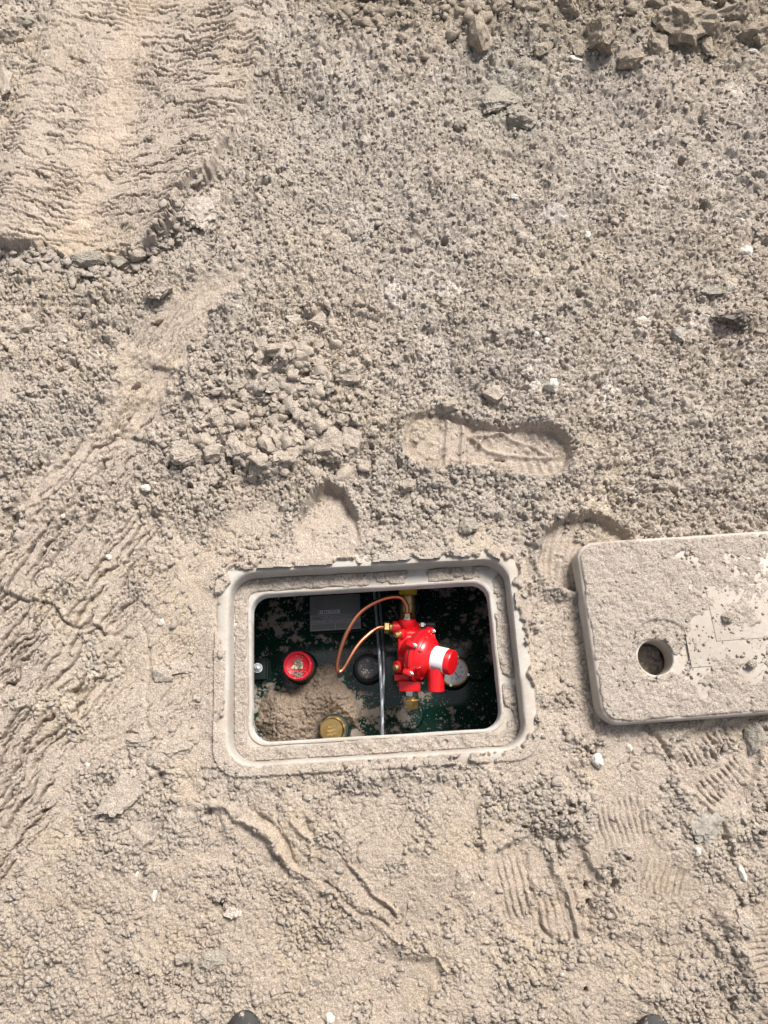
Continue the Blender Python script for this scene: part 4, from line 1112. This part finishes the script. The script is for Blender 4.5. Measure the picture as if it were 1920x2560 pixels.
# dark grey cap
top = c2+Z3*.02
bc_ = empty('service_cap', top, 'round dark grey cap between the copper loop and the wire rope', 'cap')
bm = bmesh.new(); lathe(bm, top, (0, -.03, 1), [(-.004, .0215), (.004, .0235), (.022, .0235), (.0255, .0225), (.0262, .0205), (.0252, .0195), (.0252, .001)], 44)
cb = fin('cap_body', bm, M['capgrey'], bc_)
bm = bmesh.new(); lathe(bm, top, (0, -.03, 1), [(-.003, .0270), (.002, .0285), (.006, .0270), (.007, .0235)], 44); fin('cap_skirt', bm, M['black'], bc_)
r = np.random.default_rng(14); a = np.concatenate([r.normal(-.006, .004, 60), r.uniform(-.018, .018, 35)]); b_ = np.concatenate([r.normal(-.009, .0045, 60), r.uniform(-.018, .018, 35)]); k = np.hypot(a, b_) < .019; a, b_ = a[k], b_[k]
scatter('crumbs_on_cap', np.stack([top.x+a, top.y-.001+b_, np.full(len(a), top.z+.0262)], 1), .0005+.0016*r.uniform(0, 1, len(a))**2, M['soil'], 1, 15, label='soil crumbs lying on the dark grey cap')
for k, s_ in enumerate(('TAMPER', 'EVIDENT')):
    txt(s_, top+Vector((.004, .004-.006*k, .0256)), .0048, XR, Vector((0, 1, .03)), Z3, M['capgrey'], cb, ext=.0004)
# brass plug
top = c5+Z3*.024
bp = empty('brass_plug', top, 'dirty brass hexagonal plug at the lower edge of the opening', 'plug')
ax = Vector((-.10, -.10, 1)).normalized()
bm = bmesh.new(); lathe(bm, top, ax, [(-.006, .023), (.010, .0265), (.024, .0265), (.026, .025)], 8, phase=.3)
fin('hexagon', bm, M['brassdull'], bp, smooth=False)
bm = bmesh.new(); lathe(bm, top+ax*.026, ax, [(0, .0235), (.006, .0225), (.0085, .021), (.0085, .001)], 36)
pf = fin('face', bm, M['brass'], bp)
e1_ = XR; e2_ = Vector((0, 1, .1)).normalized(); n_ = e1_.cross(e2_)
for k, s_ in enumerate(('LC-3', 'RELIEF', 'VALVE')):
    txt(s_, top+ax*.0348+e2_*(.007-.0075*k), .0064, Matrix.Rotation(.25, 3, n_) @ e1_, Matrix.Rotation(.25, 3, n_) @ e2_, n_, M['brassdull'], pf, ext=.0006)
# dial gauge
top = c3+Z3*.018
dg = empty('dial_gauge', top, 'round dial gauge with a white face behind the red regulator', 'gauge')
bm = bmesh.new(); lathe(bm, top, (0, 0, 1), [(-.003, .030), (.004, .031), (.010, .030), (.012, .0275), (.011, .025)], 44, caps=False); fin('bezel', bm, M['brassdull'], dg)
bm = bmesh.new(); lathe(bm, top, (0, 0, 1), [(.008, .0245), (.0105, .0248), (.0107, .001)], 44); df = fin('dial', bm, M['dial'], dg)
bm = bmesh.new()
for k in range(40):
    a = 2*math.pi*k/40; rr0 = .0235; rr1 = .0185 if k % 4 == 0 else .021; dr = Vector((math.cos(a), math.sin(a), 0)); dt = Vector((-dr.y, dr.x, 0))
    box(bm, top+dr*((rr0+rr1)/2)+Z3*.0110, dr*((rr0-rr1)/2), dt*.0003, Z3*.0001, 0)
box(bm, top+Vector((.004, -.006, .0112)), Vector((.006, -.009, 0)), Vector((.0006, .0004, 0)), Z3*.0001, 0)
setp(fin('scale_marks', bm, M['ink'], df, smooth=False), kind='stuff')
for k, nn in enumerate((80, 60, 50, 40, 20, 10)):
    a = math.radians(60-k*34); txt(str(nn), top+Vector((math.cos(a)*.0155, math.sin(a)*.0155, .0110)), .0048, XR, Vector((0, 1, 0)), Z3, M['ink'], df, 'number', ext=.0001)
for k in range(4):
    a = math.radians(-105+90*k); bm = bmesh.new(); lathe(bm, top+Vector((math.cos(a)*.0285, math.sin(a)*.0285, .010)), (0, 0, 1), [(0, .0032), (.003, .0032), (.0036, .0025), (.0036, .0012), (.0026, .001)], 14); fin('screw', bm, M['zinc'], dg)

# brass ball valve with yellow handwheel, behind the regulator
vz = -.175
bv = empty('ball_valve', at(1020, 1520, vz), 'brass valve body with yellow ribbed hand cap above the red regulator', 'valve')
bm = bmesh.new(); o_ = at(1020, 1552, vz); lathe(bm, o_, UP, [(0, .0130), (.006, .0145), (.030, .0145), (.034, .0135), (.044, .0138), (.050, .0125)], 28); fin('valve_body', bm, M['brassdull'], bv)
bm = bmesh.new()
a_, e1_, e2_ = frame_of(UP); o2 = at(1020, 1487, vz)
prof = [(0, .0150), (.0015, .0170), (.018, .0168), (.022, .0140)]; rings = []
for d_, r_ in prof: rings.append([bm.verts.new(o2+a_*d_+(e1_*math.cos(2*math.pi*i/72)+e2_*math.sin(2*math.pi*i/72))*(r_*(1+.03*math.cos(24*2*math.pi*i/72)))) for i in range(72)])
for p, q in zip(rings[:-1], rings[1:]):
    for i in range(72): bm.faces.new((p[i], p[(i+1) % 72], q[(i+1) % 72], q[i]))
bm.faces.new(rings[0]); bm.faces.new(rings[-1]); fin('hand_cap', bm, M['yellow'], bv)
bm = bmesh.new(); o_ = at(1036, 1563, vz+.025); cyl(bm, o_, o_+XR*.011, .0058, 16, .0008); fin('brass_stub', bm, M['brass'], bv)
bm = bmesh.new(); cyl(bm, o_+XR*.0112, o_+XR*.0185, .0072, 6, .0008); cyl(bm, o_+XR*.0180, o_+XR*.021, .0085, 20, .0006); fin('hex_nut', bm, M['zinc'], bv)
bm = bmesh.new(); cyl(bm, o_+XR*.0212, o_+XR*.040, .0098, 24, .002); fin('knob', bm, M['black'], bv)
bm = bmesh.new(); q0 = at(1021, 1503, vz)+TOC*.0146
for (a, b_, w_, h_) in ((-.003, 0, .0005, .004), (.003, 0, .0005, .004), (0, .004, .0034, .0005)): box(bm, q0+XR*a+UP*b_, XR*w_, UP*h_, TOC*.0004, 0)
fin('arch_mark', bm, M['blackrub'], bv, smooth=False)

# ------------------------------------------------------------ red regulator
RZ = -.115
RO = at(1051, 1638, RZ)
A = (TOC*.50+XR*.855-UP*.11).normalized()
E1 = (UP-A*UP.dot(A)).normalized(); E2 = A.cross(E1)    # E1 up in the photo, E2 = side
if E2.dot(TOC) < 0: E2 = -E2
reg = empty('gas_regulator', RO, 'shiny red gas regulator with a white labelled bonnet hanging over the tank', 'gas regulator')
EA = (A, E1, E2)
bm = bmesh.new()
lathe(bm, RO, A, [(-.034, .020), (-.030, .026), (-.016, .034), (-.010, .044), (-.006, .0475), (-.0012, .0482)], 56, e=EA)
fin('rear_casing', bm, M['red'], reg)
bm = bmesh.new(); lathe(bm, RO, A, [(-.0014, .0478), (-.0012, .0490), (.0003, .0490), (.0005, .0478)], 56, e=EA); fin('gasket', bm, M['blackrub'], reg)
bm = bmesh.new()
lathe(bm, RO, A, [(.0005, .0484), (.005, .0482), (.0062, .0465), (.0075, .0430), (.0105, .0425), (.0145, .0405), (.0150, .0385), (.0185, .0370), (.0235, .0325), (.0270, .0265), (.0285, .0248)], 56, e=EA)
for k in range(8):   # ribs on the dome
    a = math.radians(20+45*k); dr = E1*math.cos(a)+E2*math.sin(a); dt = A.cross(dr)
    box(bm, RO+A*.0165+dr*.0335, (dr*.9-A*.45).normalized()*.009, dt*.0014, (A*.9+dr*.45).normalized()*.004, .0006, 1)
fin('front_casing', bm, M['red'], reg)
bm = bmesh.new(); lathe(bm, RO, A, [(.020, .0238), (.0290, .0238), (.0300, .0228), (.0640, .0224), (.0658, .0212), (.0662, .018), (.0662, .001)], 48, e=EA)
bo = fin('bonnet', bm, M['red'], reg)
# white wrap label
bm = bmesh.new(); nn = 40
def lab(d_, a): return RO+A*d_+(E1*math.cos(a)+E2*math.sin(a))*.02315
L0 = [bm.verts.new(lab(.0300, R(-35)+R(250)*i/nn)) for i in range(nn+1)]; L1 = [bm.verts.new(lab(.0555, R(-35)+R(250)*i/nn)) for i in range(nn+1)]
for i in range(nn): bm.faces.new((L0[i], L0[i+1], L1[i+1], L1[i]))
lb_ = fin('label', bm, M['label'], bo)
bm = bmesh.new()
def curved_bar(bm, d0, d1, a0, a1, rr1=.02335):
    k = max(1, int(abs(a1-a0)/.08)); p = []
    for i in range(k+1):
        a = a0+(a1-a0)*i/k; dr = E1*math.cos(a)+E2*math.sin(a); p.append((bm.verts.new(RO+A*d0+dr*rr1), bm.verts.new(RO+A*d1+dr*rr1)))
    for i in range(k): bm.faces.new((p[i][0], p[i+1][0], p[i+1][1], p[i][1]))
rr_ = random.Random(9)
for k in range(9):
    a = R(112+6*k)
    d_ = .0325
    while d_ < .0515:
        l_ = rr_.uniform(.0008, .0026); curved_bar(bm, d_, min(d_+l_, .0525), a, a+R(3.4)); d_ += l_+.0006
for i in range(20):  # round mark
    a = 2*math.pi*i/20; curved_bar(bm, .0465+.0035*math.cos(a), .0465+.0035*math.cos(a)+.0006, R(38)+.15*math.sin(a), R(38)+.15*math.sin(a)+.03)
curved_bar(bm, .0455, .0475, R(36), R(40))
setp(fin('label_print', bm, M['ink'], lb_), kind='stuff')
# vent spout pointing to the bottom of the photo
VS = at(1090, 1672, RZ+.018)
bm = bmesh.new(); lathe(bm, VS, -UP+TOC*.10, [(0, .0165), (.020, .0148), (.0385, .0148), (.0395, .0140), (.0395, .0128), (.030, .0122), (.030, .001)], 36); fin('vent_spout', bm, M['red'], reg)
# body column left of the casing
def P(u, v_, dz=0): return at(u, v_, RZ-.018+dz)
bm = bmesh.new()
box(bm, P(1014, 1652, -.006), XR*.0150, UP*.050, TOC*.017, .006, 3)
box(bm, P(1026, 1596, .002), XR*.017, UP*.016, TOC*.015, .006, 3)
lathe(bm, P(1018, 1600), UP, [(0, .0150), (.018, .0145), (.026, .0150), (.0285, .0168), (.0375, .0168), (.039, .0155)], 10, phase=.3)   # inlet with flange
cyl(bm, P(1036, 1570, .004), P(981, 1568, .004), .0118, 24, .0015)
cyl(bm, P(1036, 1570, .000), P(1042, 1568, .004), .0118, 24, .0015)
cyl(bm, P(1003, 1664, .018), P(991, 1668, .026), .0105, 22, .0015)
cyl(bm, P(1010, 1585, .018), P(999, 1587, .026), .0095, 22, .0015)
box(bm, P(1008, 1691, -.002), XR*.0165, UP*.007, TOC*.013, .004, 3)
box(bm, P(1024, 1712, 0), XR*.0195, UP*.0095, TOC*.015, .003, 2)
fin('valve_block', bm, M['red'], reg)
# ears with screws round the casing
for a in (34, -58+0, 176, 118, -118, 84):
    a_ = math.radians(a); dr = E1*math.cos(a_)-E2*math.sin(a_); c_ = RO+dr*.0505
    bm = bmesh.new(); lathe(bm, c_, A, [(-.007, .0058), (-.0055, .0066), (.0068, .0066), (.0080, .0058)], 20)
    ear = fin('screw_ear', bm, M['red'], reg)
    bm = bmesh.new(); lathe(bm, c_+A*.0080, A, [(0, .0048), (.0022, .0046), (.0036, .0034), (.0036, .0018), (.0022, .0014)], 18); fin('screw', bm, M['zinc'], ear)
for (u, v_, dz) in ((996, 1588, .028), (995, 1669, .029)):
    c_ = P(u+5, v_-3, dz-.006); ax = (TOC*.6-XR*.75-UP*.1).normalized()
    bm = bmesh.new(); lathe(bm, c_, ax, [(0, .0070), (.002, .0074), (.004, .0070), (.004, .0052), (.0115, .0052), (.0125, .0044), (.0125, .001)], 22); fin('brass_screw_plug', bm, M['brassdull'], reg)
# couplings
bm = bmesh.new(); c_ = P(1018, 1600)+UP*.039; lathe(bm, c_, UP, [(0, .0100), (.0035, .0100)], 24); fin('zinc_collar', bm, M['zinc'], reg)
bm = bmesh.new(); lathe(bm, c_+UP*.0036, UP, [(0, .0085), (.001, .0092), (.0075, .0092), (.0085, .0078)], 6); fin('tube_nut', bm, M['brass'], reg, smooth=False)
TN = c_+UP*.012
bm = bmesh.new(); c_ = P(981, 1568, .004); lathe(bm, c_+XR*.002, -XR, [(0, .0085), (.007, .0080)], 20); lathe(bm, c_-XR*.0055, -XR, [(0, .0105), (.001, .0118), (.0085, .0118), (.0095, .0105)], 6); fin('tube_nut', bm, M['brass'], reg, smooth=False)
TL = c_-XR*.015
bm = bmesh.new(); c_ = P(1030, 1722, 0); lathe(bm, c_, -UP, [(0, .0110), (.002, .0125), (.011, .0125), (.013, .0110)], 6, phase=.5); fin('hex_nut', bm, M['zinc'], reg, smooth=False)
bm = bmesh.new(); c_ = c_-UP*.0131; lathe(bm, c_, -UP, [(0, .0095), (.005, .0092)], 20); lathe(bm, c_-UP*.005, -UP, [(0, .0105), (.0015, .0122), (.0165, .0122), (.018, .0108), (.018, .007), (.014, .0065)], 6, phase=.5); fin('outlet_nut', bm, M['brass'], reg, smooth=False)
# copper pigtail
zz = TL.z
cp = [TL, TL-XR*.012, at(925,1582,zz+.008), at(895,1610,zz+.012), at(872,1648,zz+.012), at(857,1676,zz+.010), at(845,1682,zz+.012), at(842,1668,zz+.018), at(848,1632,zz+.03),
      at(866,1580,zz+.04), at(895,1533,zz+.045), at(935,1505,zz+.043), at(975,1491,zz+.035), at(1004,1492,zz+.026), at(1014,1508,zz+.018)]
cp = [tuple(p) for p in cp]+[tuple(TN+UP*.012), tuple(TN)]
bm = bmesh.new(); tube(bm, smooth_pts(cp, False, 3), .0040, 14); fin('copper_tube', bm, M['copper'], reg)

# ------------------------------------------------------------ wire rope
wr = empty('wire_rope', at(955, 1700, -.18), 'grey twisted steel wire rope crossing the hole beside the regulator', 'wire rope')
def rope(pts, rad, strands, name, pitch=.022):
    pts = [Vector(p) for p in smooth_pts([tuple(p) for p in pts], False, 4)]
    # resample
    acc = [0]
    for a, b2 in zip(pts[:-1], pts[1:]): acc.append(acc[-1]+(b2-a).length)
    n = int(acc[-1]/.0016); q = []
    for i in range(n+1):
        d_ = acc[-1]*i/n; j = min(max(0, int(np.searchsorted(acc, d_))-1), len(pts)-2); t_ = (d_-acc[j])/max(1e-9, acc[j+1]-acc[j]); q.append((pts[j].lerp(pts[j+1], t_), d_))
    bm = bmesh.new(); tn = (pts[-1]-pts[0]).normalized(); a, e1, e2 = frame_of(tn)
    for s_ in range(strands):
        tube(bm, [p+(e1*math.cos(2*math.pi*(d_/pitch+s_/strands))+e2*math.sin(2*math.pi*(d_/pitch+s_/strands)))*rad*.62 for p, d_ in q], rad*.42, 6)
    return fin(name, bm, M['wire'], wr)
rope([at(933,1440,-.20), at(938,1500,-.195), at(946,1600,-.18), at(952,1690,-.17), at(956,1780,-.155), at(955,1900,-.145)], .0031, 6, 'cable')
rope([at(944,1440,-.215), at(950,1510,-.21), at(958,1600,-.19), at(960,1690,-.178), at(957,1760,-.168)], .0023, 6, 'cable')

# ------------------------------------------------------------ boots
def boot(u, v_, label, side):
    p = at(u, v_, .05)
    b = empty('work_boot', (p.x, p.y-.13, 0), label, 'boot', 'pair of black work boots')
    g0 = max(gz1(p.x, p.y-.05), -.005)
    bm = bmesh.new()
    secs = [(.0, .022, .034, .012), (.005, .038, .048, .026), (.02, .047, .060, .040), (.045, .052, .066, .052), (.08, .055, .070, .064), (.12, .052, .080, .080), (.155, .045, .105, .105), (.19, .040, .150, .150), (.22, .040, .190, .19), (.262, .038, .200, .19), (.285, .020, .190, .17)]
    rings = []; n = 24
    for d_, hw, top_, _ in secs:
        ring = []
        for i in range(n):
            a = 2*math.pi*i/n; cx = math.cos(a); sy = math.sin(a)
            x_ = hw*math.copysign(abs(cx)**.8, cx); z_ = .018+(top_-.018)*(.5+.5*math.copysign(abs(sy)**.75, sy))
            x_ *= 1-.28*max(0, sy)**2
            ring.append(bm.verts.new(Vector((p.x+x_+side*.006*math.sin(d_*12), p.y-d_, g0+z_))))
        rings.append(ring)
    for q, r2 in zip(rings[:-1], rings[1:]):
        for i in range(n): bm.faces.new((q[i], q[(i+1) % n], r2[(i+1) % n], r2[i]))
    bm.faces.new(rings[0]); bm.faces.new(rings[-1])
    up_ = fin('upper', bm, M['lacequad'], b)
    bm = bmesh.new(); pts = []
    for i in range(40):
        a = 2*math.pi*i/40; pts.append((.052*math.sin(a)*(1-.12*math.sin(a/2)), .148*math.cos(a)))
    lp_ = [[bm.verts.new(Vector((p.x+x_*s_, p.y-.14+y_*s_, g0+z_))) for x_, y_ in pts] for z_, s_ in ((-.004, .97), (.004, 1.05), (.016, 1.06), (.022, 1.0))]
    for q, r2 in zip(lp_[:-1], lp_[1:]):
        for i in range(40): bm.faces.new((q[i], q[(i+1) % 40], r2[(i+1) % 40], r2[i]))
    bm.faces.new(lp_[0]); bm.faces.new(lp_[-1]); fin('sole', bm, M['sole'], b)
    for k in range(5):
        yy = p.y-.10-.022*k; zz_ = g0+.080+.018*k+(.004 if k else 0)
        bm = bmesh.new(); tube(bm, [Vector((p.x+.030*t_, yy, zz_-.012*t_*t_)) for t_ in (-1, -.6, -.2, .2, .6, 1)], .0026, 8); fin('lace', bm, M['blackrub'], b)
boot(600, 2578, 'black work boot toe at the bottom edge, the left one', -1)
boot(1657, 2590, 'black work boot toe at the bottom edge, the right one', 1)
